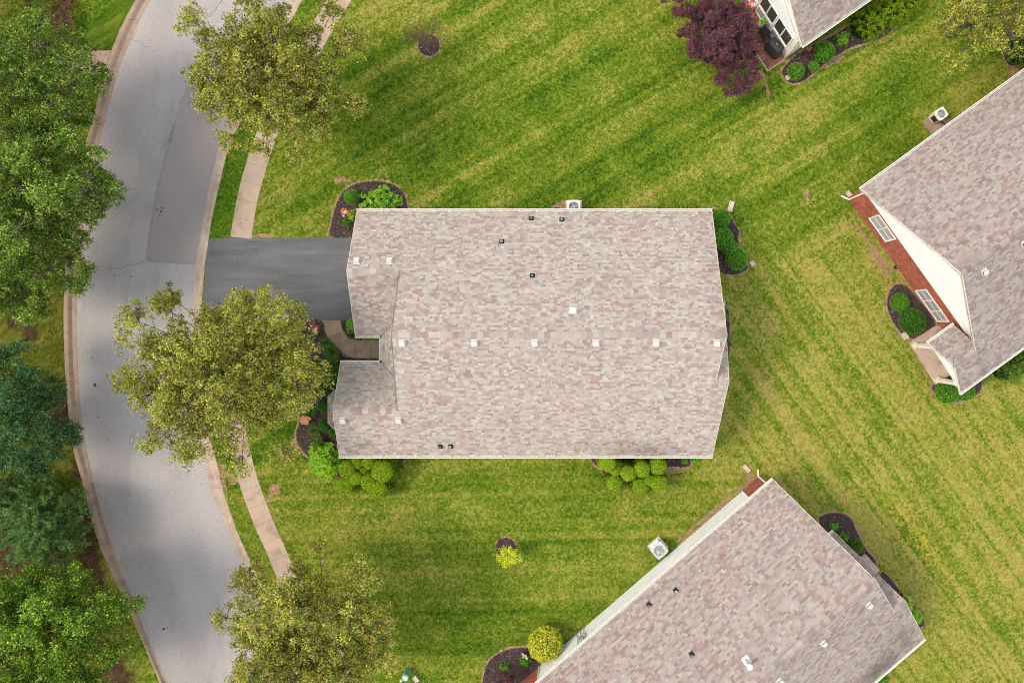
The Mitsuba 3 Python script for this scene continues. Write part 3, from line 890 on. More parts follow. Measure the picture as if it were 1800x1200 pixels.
lowg = nn(low_pk, (low_pk[0] - 1.6, ey), (low_pk[0] - 1.6, eP.e[1] - 0.1), (P(1270, 0, HE)[0] + 0.10, eP.e[1] - 0.1))
entry = nn((xl, gP.e[1]), (gj[0] + 0.25, gP.e[1] + (gj[0] + 0.25 - xl)), (gj[0] + 0.25, we - (gj[0] + 0.25 - xl) * lP.p / wP.p), (xl, we))


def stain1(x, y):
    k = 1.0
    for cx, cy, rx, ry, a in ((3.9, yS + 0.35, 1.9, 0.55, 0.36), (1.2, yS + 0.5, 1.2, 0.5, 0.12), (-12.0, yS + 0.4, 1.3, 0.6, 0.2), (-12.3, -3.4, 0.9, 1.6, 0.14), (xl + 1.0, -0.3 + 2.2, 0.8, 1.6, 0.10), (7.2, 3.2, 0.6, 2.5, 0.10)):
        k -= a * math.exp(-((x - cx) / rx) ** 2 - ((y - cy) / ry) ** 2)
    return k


r1 = roof(h1, [(nP, north), (sP, south), (gP, gar), (wP, wing), (eP, lowg), (lP, entry)], 100, stain1)
dn = np.array([0, 1]); ds = np.array([0, -1])
ridge_caps(r1, (XW, yR, zR), (XE, yR, zR), dn, ds, PT, 1)
ridge_caps(r1, (xg, gy, gz), (gj[0], gy, gz), dn, ds, PT, 2)
ridge_caps(r1, (xww, wy, wz), (wj[0], wy, wz), dn, ds, PT, 3)
# bay roof below the wing's gable
bz, bt = HE - 0.05, HE + 0.55
bay = [P(590.5, 683, bz), P(576, 696, bz), P(576, 742.5, bz), P(588.5, 755, bz)]
bx = xww + 0.32
tops = [np.array([bx, bay[0][1] - 0.05]), np.array([bx, bay[1][1] - 0.1]), np.array([bx, bay[2][1] + 0.1]), np.array([bx, bay[3][1] + 0.05])]
bayr, bayc = [], []
rb = np.random.default_rng(5)
bkey = part(h1, 'bay_roof', cat([(np.array([[*bay[i], bz], [*bay[i + 1], bz], [*tops[i + 1], bt], [*tops[i], bt], [*bay[i], bz - 0.1], [*bay[i + 1], bz - 0.1]]), np.array([(0, 2, 1), (0, 3, 2), (0, 1, 5), (0, 5, 4)])) for i in range(3)]), 'm_deck', label='small three sided hip roof of a bay window')
for i in range(3):
    A0, B0 = np.array([*bay[i], bz]), np.array([*bay[i + 1], bz]); A1, B1 = np.array([*tops[i], bt]), np.array([*tops[i + 1], bt])
    n3 = np.cross(B0 - A0, A1 - A0); n3 /= np.linalg.norm(n3); n3 = n3 if n3[2] > 0 else -n3
    R = 7
    for j in range(R):
        f0, f1 = j / R, min(1, (j + 1.2) / R)
        l0, r0, l1, r1_ = A0 + (A1 - A0) * f0, B0 + (B1 - B0) * f0, A0 + (A1 - A0) * f1, B0 + (B1 - B0) * f1
        m_ = max(1, int(np.linalg.norm(r0 - l0) / 0.3))
        for q in range(m_):
            s0, s1 = q / m_ + 0.006, (q + 1) / m_ - 0.006
            v = np.array([l0 + (r0 - l0) * s0 + n3 * .014, l0 + (r0 - l0) * s1 + n3 * .014, l1 + (r1_ - l1) * s1 + n3 * .005, l1 + (r1_ - l1) * s0 + n3 * .005, l0 + (r0 - l0) * s0, l0 + (r0 - l0) * s1])
            c = TONES[rb.choice(len(TONES), p=TONE_P)] * rb.uniform(.8, 1.0)
            part(bkey, 'shingle', (v, np.array([(0, 1, 2), (0, 2, 3), (4, 5, 1), (4, 1, 0)])), 'm_vc', color=np.tile(c, (6, 1)))
z = HE
gutter(h1, (xge, yN, z), (P(1252, 0, HE)[0], yN, z), dn)
gutter(h1, (P(596, 0, HE)[0], yS, z), (east_s[0], yS, z), ds)
gutter(h1, (xgs, gP.e[1], z), (xl - 0.13, gP.e[1], z), ds)
gutter(h1, (P(598, 0, HE)[0], we, z), (xl - 0.13, we, z), dn)
gutter(h1, (xl, gP.e[1] - 0.14, z), (xl, we + 0.14, z), (-1, 0))
e3 = lambda pl, q: pl.at(q)
fascia(h1, [(e3(nP, (xg, gy)), e3(nP, (xge, yN))), (e3(gP, (xgs, gP.e[1])), e3(gP, (xg, gy))), (e3(nP, (P(1252, 0, HE)[0], yN)), e3(nP, (XE, yR))), (e3(sP, (XE, yR)), e3(sP, main_end)), (e3(sP, low_pk), e3(sP, east_s)),
            (e3(eP, (P(1270, 0, HE)[0] + 0.1, eP.e[1] - 0.1)), e3(eP, low_pk)), (e3(sP, (P(596, 0, HE)[0], yS)), e3(sP, (xww, wy))), (e3(wP, (xww, wy)), e3(wP, (P(598, 0, HE)[0], we)))])
for a, b in ((707.5, 601), (834, 601), (940, 601), (1047.5, 601), (1153.5, 601), (1260, 601), (603, 737), (701, 737)):
    box_vent(h1, sP, a, b)
for a, b in ((627.5, 460), (685, 460)): box_vent(h1, nP, a, b)
for a, b, w in ((934, 384, False), (987.5, 386, True), (882, 424.5, True), (936, 484.5, False)): pipe_vent(h1, nP, a, b, w)
for a, b, w in ((774, 784, False), (792.5, 784, True)): pipe_vent(h1, sP, a, b, w)
flue(h1, nP, 1007, 546)
for a, b in ((e3(nP, gj), (XW, yR, zR)), ((XW, yR, zR), e3(sP, wj))):
    part(h1, 'rake_edge', beam(np.asarray(a) + [-0.02, 0, 0.0], np.asarray(b) + [-0.02, 0, 0.0], 0.035, 0.05), 'm_flash')
for a, b in ((lP.at((xl, gP.e[1])), lP.at((gj[0], gP.e[1] + gj[0] - xl))), (lP.at((xl, we)), lP.at((wj[0], we - (wj[0] - xl) * lP.p / wP.p)))):
    part(h1, 'valley', beam(np.asarray(a) + Z3 * 0.012, np.asarray(b) + Z3 * 0.012, 0.07, 0.02), 'm_flash')
# walls (seen only from the side)
pl_all = [(nP, north), (sP, south), (gP, gar), (wP, wing), (lP, entry), (eP, lowg)]


def roof_at(x, y, planes=None, low=HE - 0.22):
    zs = [pl.z(x, y) for pl, po in (planes or pl_all) if po.buffer(0.05).contains(Point(x, y))]
    return max(zs) - 0.19 if zs else low


wx0, wx1 = XW + 0.32, XE - 0.32
foot = [(xg + 0.35, yN - 0.4), (wx1, yN - 0.4), (wx1, ey + 0.9), (low_pk[0] - 0.75, ey + 0.9), (low_pk[0] - 0.75, yS + 0.4), (xww + 0.35, yS + 0.4), (xww + 0.35, we - 0.35), (xl + 0.5, we - 0.35), (xl + 0.5, gP.e[1] + 0.35), (xg + 0.35, gP.e[1] + 0.35)]
foot1 = Polygon(foot)
wm = []
for i in range(len(foot)):
    a, b = np.array(foot[i]), np.array(foot[(i + 1) % len(foot)])
    d = (b - a) / np.linalg.norm(b - a); o = np.array([-d[1], d[0]])
    wm.append(wall_core(a, b, -0.1, lambda t, a=a, b=b: roof_at(*(a + (b - a) * t)), o))
part(h1, 'wall', cat(wm), 'm_siding')
part(h1, 'gable_wall', cat([wall_core((wx0 - 0.2, gy + 0.6), (wx0 - 0.2, wy - 0.4), HE, lambda t: min(nP.z(0, gy + 0.6 + (wy - gy - 1.0) * t), sP.z(0, gy + 0.6 + (wy - gy - 1.0) * t)) - 0.19, (-1, 0))]), 'm_siding')
gw = (xg + 0.35)
part(h1, 'garage_door', cat([obox((gw - 0.03, (yN + gP.e[1]) / 2, 0.28 + 0.54 * i), (0, 1, 0), (1, 0, 0), Z3, 4.6, 0.05, 0.52) for i in range(4)]), 'm_white')
part(h1, 'front_door', cat([obox((xl + 0.47, (we + gP.e[1]) / 2, 1.05), (0, 1, 0), (1, 0, 0), Z3, 0.95, 0.06, 2.08)]), 'm_trim')
byw = Polygon([bay[0] + [0.35, -0.1], bay[1] + [0.3, -0.12], bay[2] + [0.3, 0.12], bay[3] + [0.35, 0.1]])
part(h1, 'bay_window', slab(byw, -0.1, HE - 0.15), 'm_white')

# ================================================================== the right hand house
h2 = thing('house', 'house at the right edge with a red brick gable wall and a small columned porch', 'house')


def dirs(deg):
    a = math.radians(deg)
    return np.array([math.cos(a), math.sin(a)]), np.array([math.sin(a), -math.cos(a)])


e1, e2 = dirs(35.9)
A2 = P(1513, 333, HE); C2 = P(1688, 690, HE)
aP, bP = Plane(A2, e2, PT, HE), Plane(C2, -e2, PT, HE)
dR = ((A2 @ e2) + (C2 @ e2)) / 2
pk = bP.px(1699.5, 484); pk = pk + e2 * (dR - pk @ e2) - e1 * 0.22
FAR = 15.0
jn = bP.px(1717.5, 614) - e1 * 0.12                                                  # main rake meets the porch ridge
pp = bP.px(1679, 648.5); pp = pp + e2 * ((jn @ e2) - (pp @ e2))          # porch peak on a level ridge
pe = P(1631, 604, HE); pe2 = P(1676, 568, HE)
prz = bP.z(*pp)
qP = Plane(pe, e2, (prz - HE) / ((pp - pe) @ e2), HE)
pl2 = [(aP, nn(A2, pk, pk + e1 * FAR, A2 + e1 * FAR)), (bP, nn(pk, jn, pp, C2, C2 + e1 * FAR, pk + e1 * FAR)),
       (qP, nn(pe, pp, jn + e1 * 0.3, pe + e1 * ((jn - pe) @ e1 + 0.3)))]


def stain2(x, y):
    q = np.array([x, y])
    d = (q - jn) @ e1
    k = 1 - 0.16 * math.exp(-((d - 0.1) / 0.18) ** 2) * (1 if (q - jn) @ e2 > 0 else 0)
    return np.array([0.80, 0.78, 0.81]) * k * (1 - 0.10 * math.exp(-((q - C2) @ e2 / 0.5) ** 2))


r2 = roof(h2, pl2, 200, stain2)
ridge_caps(r2, bP.at(pk), bP.at(pk + e1 * FAR), -e2, e2, PT, 4, (.80, .78, .81))
ridge_caps(r2, bP.at(pp), bP.at(jn), -e2, e2, PT, 5, (.80, .78, .81))
gutter(h2, (*A2, HE), (*(A2 + e1 * FAR), HE), -e2)
gutter(h2, (*(C2 - e1 * 0.05), HE), (*(C2 + e1 * FAR), HE), e2)
gutter(h2, (*pe, HE), (*(pe + e1 * ((pe2 - pe) @ e1)), HE), -e2)
fascia(h2, [(aP.at(pk), aP.at(A2)), (bP.at(jn), bP.at(pk)), (bP.at(C2), bP.at(pp)), (qP.at(pp), qP.at(pe))])
for a, b in ((1730, 477), (1800, 427)): box_vent(h2, bP if (bP.px(a, b) - pk) @ e2 > 0 else aP, a, b)
W0, W1 = P(1491, 348.3), P(1644, 584.6)
wd = (W1 - W0) / np.linalg.norm(W1 - W0)
W1 = W0 + wd * 12.0 + e1 * 0.55
wd = (W1 - W0) / np.linalg.norm(W1 - W0)
wo = np.array([wd[1], -wd[0]]); wo = wo if wo @ e1 < 0 else -wo


def gtop(planes, low=HE - 0.2):
    def fn_(a, b):
        return lambda t: roof_at(*(a + (b - a) * t + e1 * 0.25), planes, low)
    return fn_


main2 = pl2[:2]
topw = lambda t: max(min(aP.z(*(W0 + (W1 - W0) * t)), bP.z(*(W0 + (W1 - W0) * t))) - 0.19, 0.3)
wk = part(h2, 'wall', cat([wall_core(W0, W1, -0.1, topw, wo, n=60), wall_core(W0, W0 + e1 * FAR, -0.1, lambda t: HE - 0.2, -e2), wall_core(W1, W1 + e1 * FAR, -0.1, lambda t: HE - 0.2, e2)]), 'm_mortar')
v, f, c = bricks(W0, W0 + wd * 9.6, 0.0, HE - 0.12, 3, wo)
part(wk, 'brick', (v, f), 'm_vc', color=c, label='courses of red brick on the gable wall', kind='stuff')
bw = bricks(W0, W0 + e1 * FAR, 0.0, HE - 0.4, 4, -e2)
part(wk, 'brick', bw[:2], 'm_vc', color=bw[2], kind='stuff')
part(h2, 'gable_siding', lap_siding(W0 + wo * 0.02, W1 + wo * 0.02, HE - 0.10, topw, wo), 'm_siding', label='white lap siding of the gable above the brick')
part(h2, 'frieze_board', beam(np.array([*(W0 + wo * 0.05), HE - 0.11]), np.array([*(W0 + wd * 9.6 + wo * 0.05), HE - 0.11]), 0.05, 0.07), 'm_trim')
for c4, n_ in ((((1529, 382), (1557, 425.6), (1545.5, 376.5), (1576, 419)), 2), (((1611.5, 510), (1648, 566), (1629, 506.6), (1668, 563.5)), 3)):
    s = [on_wall(W0, W1, *q) for q in c4]
    t0, t1 = (s[0][0] + s[2][0]) / 2, (s[1][0] + s[3][0]) / 2
    z0, z1 = (s[0][1] + s[1][1]) / 2, (s[2][1] + s[3][1]) / 2
    print('window', t0, t1, z0, z1)
    window(h2, W0, W1, wo, t0, t1, z0, min(z1, HE - 0.2), n_, lab='white framed window with %d sashes in the brick wall' % n_)
t, zz = on_wall(W0, W1, 1577, 468)
lp = np.array([*(W0 + wd * t + wo * 0.10), zz])
lk = part(h2, 'wall_lamp', cat([move(lathe([(0.0, 0.22), (0.05, 0.2), (0.11, 0.05), (0.10, -0.16), (0.03, -0.2), (0.0, -0.2)], 8), *lp), beam(lp - np.array([*wo, 0]) * 0.1, lp, 0.05, 0.05)]), 'm_black')
part(lk, 'glass', move(lathe([(0.0, 0.26), (0.04, 0.24), (0.04, 0.2)], 8), *lp), 'm_glass')
downspout(h2, W0 + wd * 0.08, wo, HE - 0.3, wo * 0.5 - e2, 0.5)
# porch: slab, columns, beam, gable
psl = Polygon([P(*q) for q in [(1597, 603), (1606, 596), (1640, 574), (1672, 565), (1700, 640), (1672, 657), (1643, 676)]])
pk2 = part(h2, 'porch_slab', slab(psl, -0.1, 0.10), 'm_concrete', label='pale concrete porch floor')
v, f, c = bricks(P(1598, 604), P(1642, 675), -0.02, 0.10, 9, wo)
part(h2, 'porch_edge', (v, f), 'm_vc', color=c, kind='stuff')
solid.append(psl.buffer(0.06))
for q in ((1606.5, 606.5), (1645, 667)):
    c2 = P(*q)
    hgt = HE - 0.25
    co = cat([obox((*c2, 0.1 + (hgt - 0.1) / 2), [*e1, 0], [*e2, 0], Z3, 0.20, 0.20, hgt - 0.1), obox((*c2, 0.22), [*e1, 0], [*e2, 0], Z3, 0.27, 0.27, 0.24), obox((*c2, hgt - 0.1), [*e1, 0], [*e2, 0], Z3, 0.27, 0.27, 0.16)])
    part(h2, 'porch_column', co, 'm_trim')
ca, cb = P(1606.5, 606.5), P(1645, 667)
ca3, cb3 = np.array([*(ca - e2 * 0.3), HE - 0.15]), np.array([*(cb + e2 * 0.35), HE - 0.15])
part(h2, 'porch_beam', beam(ca3, cb3, 0.2, 0.24), 'm_white')
pw = lambda t: max(min(qP.z(*(ca - e2 * 0.5 + (cb - ca + e2 * 0.9) * t)), bP.z(*(ca - e2 * 0.5 + (cb - ca + e2 * 0.9) * t))) - 0.19, HE - 0.2)
part(h2, 'porch_gable', wall_core(ca - e2 * 0.5, cb + e2 * 0.4, HE - 0.15, pw, -e1, n=30), 'm_white')
part(h2, 'end_wall', wall_core(W0 + e1 * (FAR - 0.7), W1 + e1 * (FAR - 0.7), -0.1, lambda t_: max(min(aP.z(*(W0 + e1 * (FAR - 0.7) + (W1 - W0) * t_)), bP.z(*(W0 + e1 * (FAR - 0.7) + (W1 - W0) * t_))) - 0.19, 0.3), e1, n=40), 'm_siding')
foot2 = Polygon([W0, W1, W1 + e1 * FAR, W0 + e1 * FAR])

# ================================================================== the lower right house
h3 = thing('house', 'house at the lower right with a long white sided wall and a diagonal shingle roof', 'house')
e1, e2 = dirs(40.8)
A3 = P(1357.5, 840, HE) + 0.10 * e2; C3 = P(1625.5, 1121, HE)
aP3, bP3 = Plane(A3, e2, PT, HE), Plane(C3, -e2, PT, HE)
dR = ((A3 @ e2) + (C3 @ e2)) / 2
pk = bP3.px(1551, 1034); pk = pk + e2 * (dR - pk @ e2)
jn = bP3.px(1572, 1073); pp = bP3.px(1590.5, 1054); pp = pp + e2 * ((jn @ e2) - (pp @ e2))
pe = P(1466.5, 934, HE)
prz = bP3.z(*pp)
qP3 = Plane(pe, e2, (prz - HE) / ((pp - pe) @ e2), HE)
LEN = 21.0
pl3 = [(aP3, nn(A3, A3 - e1 * LEN, pk - e1 * LEN, pk)), (bP3, nn(pk, pk - e1 * LEN, C3 - e1 * LEN, C3, pp, jn)), (qP3, nn(pe, pp, jn - e1 * 0.5, pe - e1 * ((pe - jn) @ e1 + 0.5) if (pe - jn) @ e1 > 0 else pe - e1 * 1.2))]


def stain3(x, y):
    q = np.array([x, y])
    a, b = (q - C3) @ e1, (q - C3) @ e2
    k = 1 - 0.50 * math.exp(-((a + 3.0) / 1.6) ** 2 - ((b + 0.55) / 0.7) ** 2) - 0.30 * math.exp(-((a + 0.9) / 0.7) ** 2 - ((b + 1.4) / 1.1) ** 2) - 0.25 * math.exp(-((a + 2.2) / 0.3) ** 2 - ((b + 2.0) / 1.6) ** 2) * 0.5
    return np.array([0.83, 0.81, 0.835]) * k


r3 = roof(h3, pl3, 300, stain3)
ridge_caps(r3, bP3.at(pk - e1 * 17), bP3.at(pk), -e2, e2, PT, 6, (.83, .81, .835))
ridge_caps(r3, bP3.at(jn), bP3.at(pp), -e2, e2, PT, 7, (.83, .81, .835))
gutter(h3, (*(A3 - e1 * LEN), HE), (*A3, HE), -e2)
gutter(h3, (*(C3 - e1 * LEN), HE), (*C3, HE), e2)
gutter(h3, (*(pe - e1 * 0.42), HE), (*pe, HE), -e2)
fascia(h3, [(aP3.at(A3), aP3.at(pk)), (bP3.at(pk), bP3.at(jn)), (bP3.at(pp), bP3.at(C3)), (qP3.at(pe), qP3.at(pp))])
for a, b in ((1527, 1062), (1447, 1129), (1370, 1195)): box_vent(h3, bP3 if (bP3.px(a, b) - pk) @ e2 > 0 else aP3, a, b)
for a, b, w in ((1141, 1062, False), (1216, 1149, False), (1188, 1037, True)): pipe_vent(h3, aP3, a, b, w)
flue(h3, aP3, 1312, 1160, 0.75)
q0 = P(1305, 862.5) + 1.30 * e1; q1 = P(938, 1184)
V0 = q0; V1 = q0 - e1 * LEN
wk = part(h3, 'wall', cat([wall_core(V0, V1, -0.1, lambda t: HE - 0.16, -e2), wall_core(V1 + e2 * 11.6, V0 + e2 * 11.6, -0.1, lambda t: HE - 0.16, e2),
                           wall_core(V0, V0 + e2 * 11.6, -0.1, lambda t: max(min(aP3.z(*(V0 + e2 * 11.6 * t)), bP3.z(*(V0 + e2 * 11.6 * t))) - 0.19, 0.3), e1, n=50)]), 'm_mortar')
tb, _ = on_wall(V0, V1, 1306, 864)
v, f, c = bricks(V0, V0 - e1 * 1.28, 0.0, HE - 0.2, 21, -e2)
part(wk, 'brick', (v, f), 'm_vc', color=c, label='red brick corner of the long wall', kind='stuff')
v, f, c = bricks(V0 - e1 * 17.1, V0 - e1 * 20.0, 0.0, HE - 0.2, 22, -e2)
part(wk, 'brick', (v, f), 'm_vc', color=c, kind='stuff')
part(h3, 'lap_siding', lap_siding(V0 - e1 * 1.3, V0 - e1 * 17.0, 0.05, lambda t: HE - 0.18, -e2), 'm_siding', label='white lap siding of the long wall')
for t in (1.31, 17.0): part(h3, 'corner_board', beam(np.array([*(V0 - e1 * t - e2 * 0.03), 0.02]), np.array([*(V0 - e1 * t - e2 * 0.03), HE - 0.2]), 0.09, 0.05, up=np.array([*e1, 0])), 'm_white')
part(h3, 'gable_siding', lap_siding(V0 + e1 * 0.02, V0 + e2 * 11.6 + e1 * 0.02, 0.1, lambda t: max(min(aP3.z(*(V0 + e2 * 11.6 * t)), bP3.z(*(V0 + e2 * 11.6 * t))) - 0.19, 0.3), e1), 'm_siding')
downspout(h3, V0 - e1 * 0.05, -e2, HE - 0.2, -e2 * 0.6 + e1 * 0.5, 0.4)
# conduits and meter on the white wall
mts = []
for px in ((1027, 1104, 0.9, 1.9), (1021, 1110, 0.6, 1.5), (1014, 1116, 0.4, 1.9)):
    t, _ = on_wall(V0, V1, px[0], px[1])
    c0 = np.array([*(V0 - e1 * t - e2 * 0.06), 0.0])
    mts.append(tube([c0 + Z3 * 0.05, c0 + Z3 * px[2], c0 + Z3 * (px[2] + 0.2) + np.array([*e1, 0]) * 0.12, c0 + Z3 * px[3] + np.array([*e1, 0]) * 0.12], 0.022))
part(h3, 'conduit', cat(mts), 'm_greymetal', label='grey meter pipes on the white wall')
t, _ = on_wall(V0, V1, 1024, 1108)
part(h3, 'meter', obox((*(V0 - e1 * t - e2 * 0.12), 1.5), [*e1, 0], [*e2, 0], Z3, 0.24, 0.18, 0.36), 'm_greymetal')
part(h3, 'porch_slab', slab(Polygon([P(*q) for q in [(1519, 972), (1523, 975), (1546, 1001), (1539, 1008), (1490, 1000)]]), -0.1, 0.06), 'm_concrete')
solid.append(Polygon([P(*q) for q in [(1520, 970), (1531, 978), (1547, 1004), (1538, 1010), (1490, 1000)]]))
pcs = []
for q in ((1516, 966), (1572, 1042)):
    c2 = P(*q) - e1 * 0.55
    pcs.append(obox((*c2, 1.25), [*e1, 0], [*e2, 0], Z3, 0.2, 0.2, 2.3))
    part(h3, 'porch_column', pcs[-1], 'm_trim')
E3 = V0 - e1 * 20.0
part(h3, 'end_wall', wall_core(E3, E3 + e2 * 11.6, -0.1, lambda t_: max(min(aP3.z(*(E3 + e2 * 11.6 * t_)), bP3.z(*(E3 + e2 * 11.6 * t_))) - 0.19, 0.3), -e1, n=40), 'm_siding')
foot3 = Polygon([V0, V0 + e2 * 11.6, V1 + e2 * 11.6, V1])

# ================================================================== the upper house
h4 = thing('house', 'house corner at the top edge with a glazed porch wall and brick patio', 'house')
e1, e2 = dirs(34.9)
C4 = P(1409.5, 81, HE)
bP4 = Plane(C4, -e2, PT, HE)
tip = bP4.px(1388, 0)
rk = (tip - C4) / np.linalg.norm(tip - C4)
rk = rk / (rk @ -e2)
pk4 = C4 + rk * 6.2
aP4 = Plane(pk4 + rk * 6.2, e2, PT, HE)
pl4 = [(bP4, nn(C4, C4 + e1 * 16, pk4 + e1 * 16, pk4)), (aP4, nn(pk4, pk4 + e1 * 16, pk4 + rk * 6.2 + e1 * 16, pk4 + rk * 6.2))]
r4 = roof(h4, pl4, 400, lambda x, y: np.array([0.80, 0.77, 0.79]))
ridge_caps(r4, bP4.at(pk4), bP4.at(pk4 + e1 * 8), -e2, e2, PT, 8, (.80, .77, .79))
gutter(h4, (*C4, HE), (*(C4 + e1 * 16), HE), e2)
fascia(h4, [(bP4.at(pk4), bP4.at(C4)), (aP4.at(pk4 + rk * 6.2), aP4.at(pk4))])
U0 = P(1380, 103); U1 = P(1328, 20.6)
ud = (U1 - U0) / np.linalg.norm(U1 - U0); U1 = U0 + ud * 11.4
uo = np.array([-ud[1], ud[0]]); uo = uo if uo @ e1 < 0 else -uo
top4 = lambda t: max(min(aP4.z(*(U0 + (U1 - U0) * t + e1 * .1)), bP4.z(*(U0 + (U1 - U0) * t + e1 * .1))) - 0.19, 2.3)
part(h4, 'wall', cat([wall_core(U0, U1, -0.1, top4, uo, n=50), wall_core(U0, U0 + e1 * 15, -0.1, lambda t: HE - 0.2, e2)]), 'm_trim')
part(h4, 'gable_siding', lap_siding(U0 + uo * 0.02, U1 + uo * 0.02, HE - 0.15, top4, uo), 'm_siding')
sb = [on_wall(U0, U1, *q) for q in ((1384, 84), (1373, 65), (1358.7, 45), (1346.8, 26), (1400, 66))]
print('sunroom', sb)
z0 = float(np.mean([q[1] for q in sb[:4]])); z0 = min(max(z0, 0.55), 1.1)
for i in range(3):
    t0 = 0.34 + i * 1.50
    window(h4, U0, U1, uo, t0, t0 + 1.44, z0, HE - 0.32, 2, glass='m_darkglass', mid=False, lab=None)
    window(h4, U0, U1, uo, t0 + 0.02, t0 + 1.40, 0.12, z0 - 0.08, 2, glass='m_glass', mid=False, name='lower_light')
part(h4, 'electric_box', cat([obox((*(U0 + e1 * 2.6 + e2 * 0.14), 1.5), [*e1, 0], [*e2, 0], Z3, 0.7, 0.16, 0.4)]), 'm_beige')
E4 = U0 + e1 * 14.5
part(h4, 'end_wall', wall_core(E4, E4 + ud * 11.4, -0.1, lambda t_: max(min(aP4.z(*(E4 + ud * 11.4 * t_)), bP4.z(*(E4 + ud * 11.4 * t_))) - 0.19, 2.3), e1, n=40), 'm_siding')
foot4 = Polygon([U0, U1, U1 + e1 * 15, U0 + e1 * 15])
# patio
pat = Polygon([U0 + e2 * 0.1 - ud * 0.05, P(1349, 125), P(1318, 76), P(1300, 20), U0 + ud * 4.6])
k = thing('patio', 'reddish brick paved patio beside the glazed porch', None, kind='structure')
single(k, slab(pat, -0.05, 0.012), 'm_soil')
pv, pf, pc, cnt = [], [], [], 0
rp = np.random.default_rng(8)
for i in range(-4, 60):
    for j in range(-2, 40):
        c2 = U0 + ud * (i * 0.105 - 0.2) + uo * ((j + 0.5 * (i % 2)) * 0.21)
        if pat.buffer(-0.06).contains(Point(c2)):
            v, f = obox((*c2, 0.012 + rp.normal(0, 0.003)), [*uo, 0], [*ud, 0], Z3, 0.198, 0.094, 0.05)
            pv.append(v); pf.append(f + 8 * cnt); cnt += 1
            pc.append(np.tile(np.array([0.34, 0.14, 0.10] if rp.random() < .7 else [0.17, 0.10, 0.09]) * rp.uniform(0.6, 1.3), (8, 1)))
part(k, 'paver', (np.vstack(pv), np.vstack(pf)), 'm_vc', color=np.vstack(pc), kind='stuff', label='red brick pavers')
part(k, 'edging', cat([beam(P3(1349.5, 125.5, 0.03), P3(1317.5, 76, 0.03), 0.05, 0.08), beam(P3(1349, 125.5, 0.03), P3(1377, 105, 0.03), 0.04, 0.06)]), 'm_stone')
solid.append(pat.buffer(0.05))
footprints = [foot1.buffer(-0.1), foot2, foot3, foot4]

# ------------------------------------------------------------------ small equipment
def condenser(px, py, deg, label, group=None, size=0.74, top='m_white', side='m_beige', h=0.80, pad=0.95, pad_off=(0, 0), well='m_rubber', padm='m_stone'):
    """Air conditioning condenser: louvred cabinet, top plate with fan grille, concrete pad."""
    c = P(px, py, h)
    a = math.radians(deg)
    key = thing('air_conditioner', label, 'air conditioner', group)
    R = lambda m: move(m, c[0], c[1], 0, a)
    X, Y = np.array([1.0, 0, 0]), np.array([0, 1.0, 0])
    part(key, 'pad', R(obox((pad_off[0], pad_off[1], 0.03), X, Y, Z3, pad, pad, 0.10)), padm)
    part(key, 'cabinet', R(move(rbox(size - 0.05, size - 0.05, h - 0.30, 0.10), 0, 0, 0.06)), side, smooth=30)
    part(key, 'collar', R(slab(Polygon(np.array(sbox(-size / 2 + .12, -size / 2 + .12, size / 2 - .12, size / 2 - .12).buffer(0.095, quad_segs=6).exterior.coords)).difference(Point(0, 0).buffer(size * 0.405, quad_segs=12)), h - 0.36, h - 0.041)), side)
    lou = []
    for i in range(14):
        z = 0.14 + i * (h - 0.24) / 14
        for s in (-1, 1):
            lou.append(obox((0, s * (size / 2 - 0.015), z), X, (Y + Z3 * -0.5 * s) / 1.12, (Z3 + Y * 0.5 * s) / 1.12, size - 0.2, 0.025, 0.012))
            lou.append(obox((s * (size / 2 - 0.015), 0, z), Y, (X + Z3 * -0.5 * s) / 1.12, (Z3 + X * 0.5 * s) / 1.12, size - 0.2, 0.025, 0.012))
    part(key, 'louvre', R(cat(lou)), side, kind='stuff')
    outer = np.array(sbox(-size / 2 + .1, -size / 2 + .1, size / 2 - .1, size / 2 - .1).buffer(0.1, quad_segs=6).exterior.coords)
    part(key, 'top_plate', R(slab(Polygon(outer).difference(Point(0, 0).buffer(size * 0.385, quad_segs=12)), h - 0.04, h)), top)
    part(key, 'fan_well', R(move(lathe([(size * 0.40, h - 0.03), (size * 0.39, h - 0.17), (0.0, h - 0.172)], 28), 0, 0, 0)), well)
    rings = [tube([(r * math.cos(t), r * math.sin(t), h + 0.004 - 0.02 * (1 - r / size)) for t in np.linspace(0, 2 * math.pi, 29)], 0.006, 4) for r in np.linspace(0.07, size * 0.375, 6)]
    rings += [tube([(0.03 * math.cos(t), 0.03 * math.sin(t), h), (size * 0.39 * math.cos(t), size * 0.39 * math.sin(t), h)], 0.006, 4) for t in np.arange(6) * math.pi / 3]
    part(key, 'grille', R(cat(rings)), 'm_metal')
    fb = []
    for t in np.arange(4) * math.pi / 2 + 0.4:
        d = np.array([math.cos(t), math.sin(t), 0]); s = np.array([-math.sin(t), math.cos(t), 0.35])
        fb.append(obox(d * size * 0.20 + Z3 * (h - 0.10), d, s / np.linalg.norm(s), np.cross(d, s / np.linalg.norm(s)), size * 0.30, 0.15, 0.008))
    part(key, 'fan', R(cat(fb + [move(lathe([(0, 0.05), (0.07, 0.05), (0.07, -0.03)], 14), 0, 0, h - 0.09)])), 'm_greymetal')
    solid.append(Point(*(c * 1.0)).buffer(pad * 0.62))
    return key


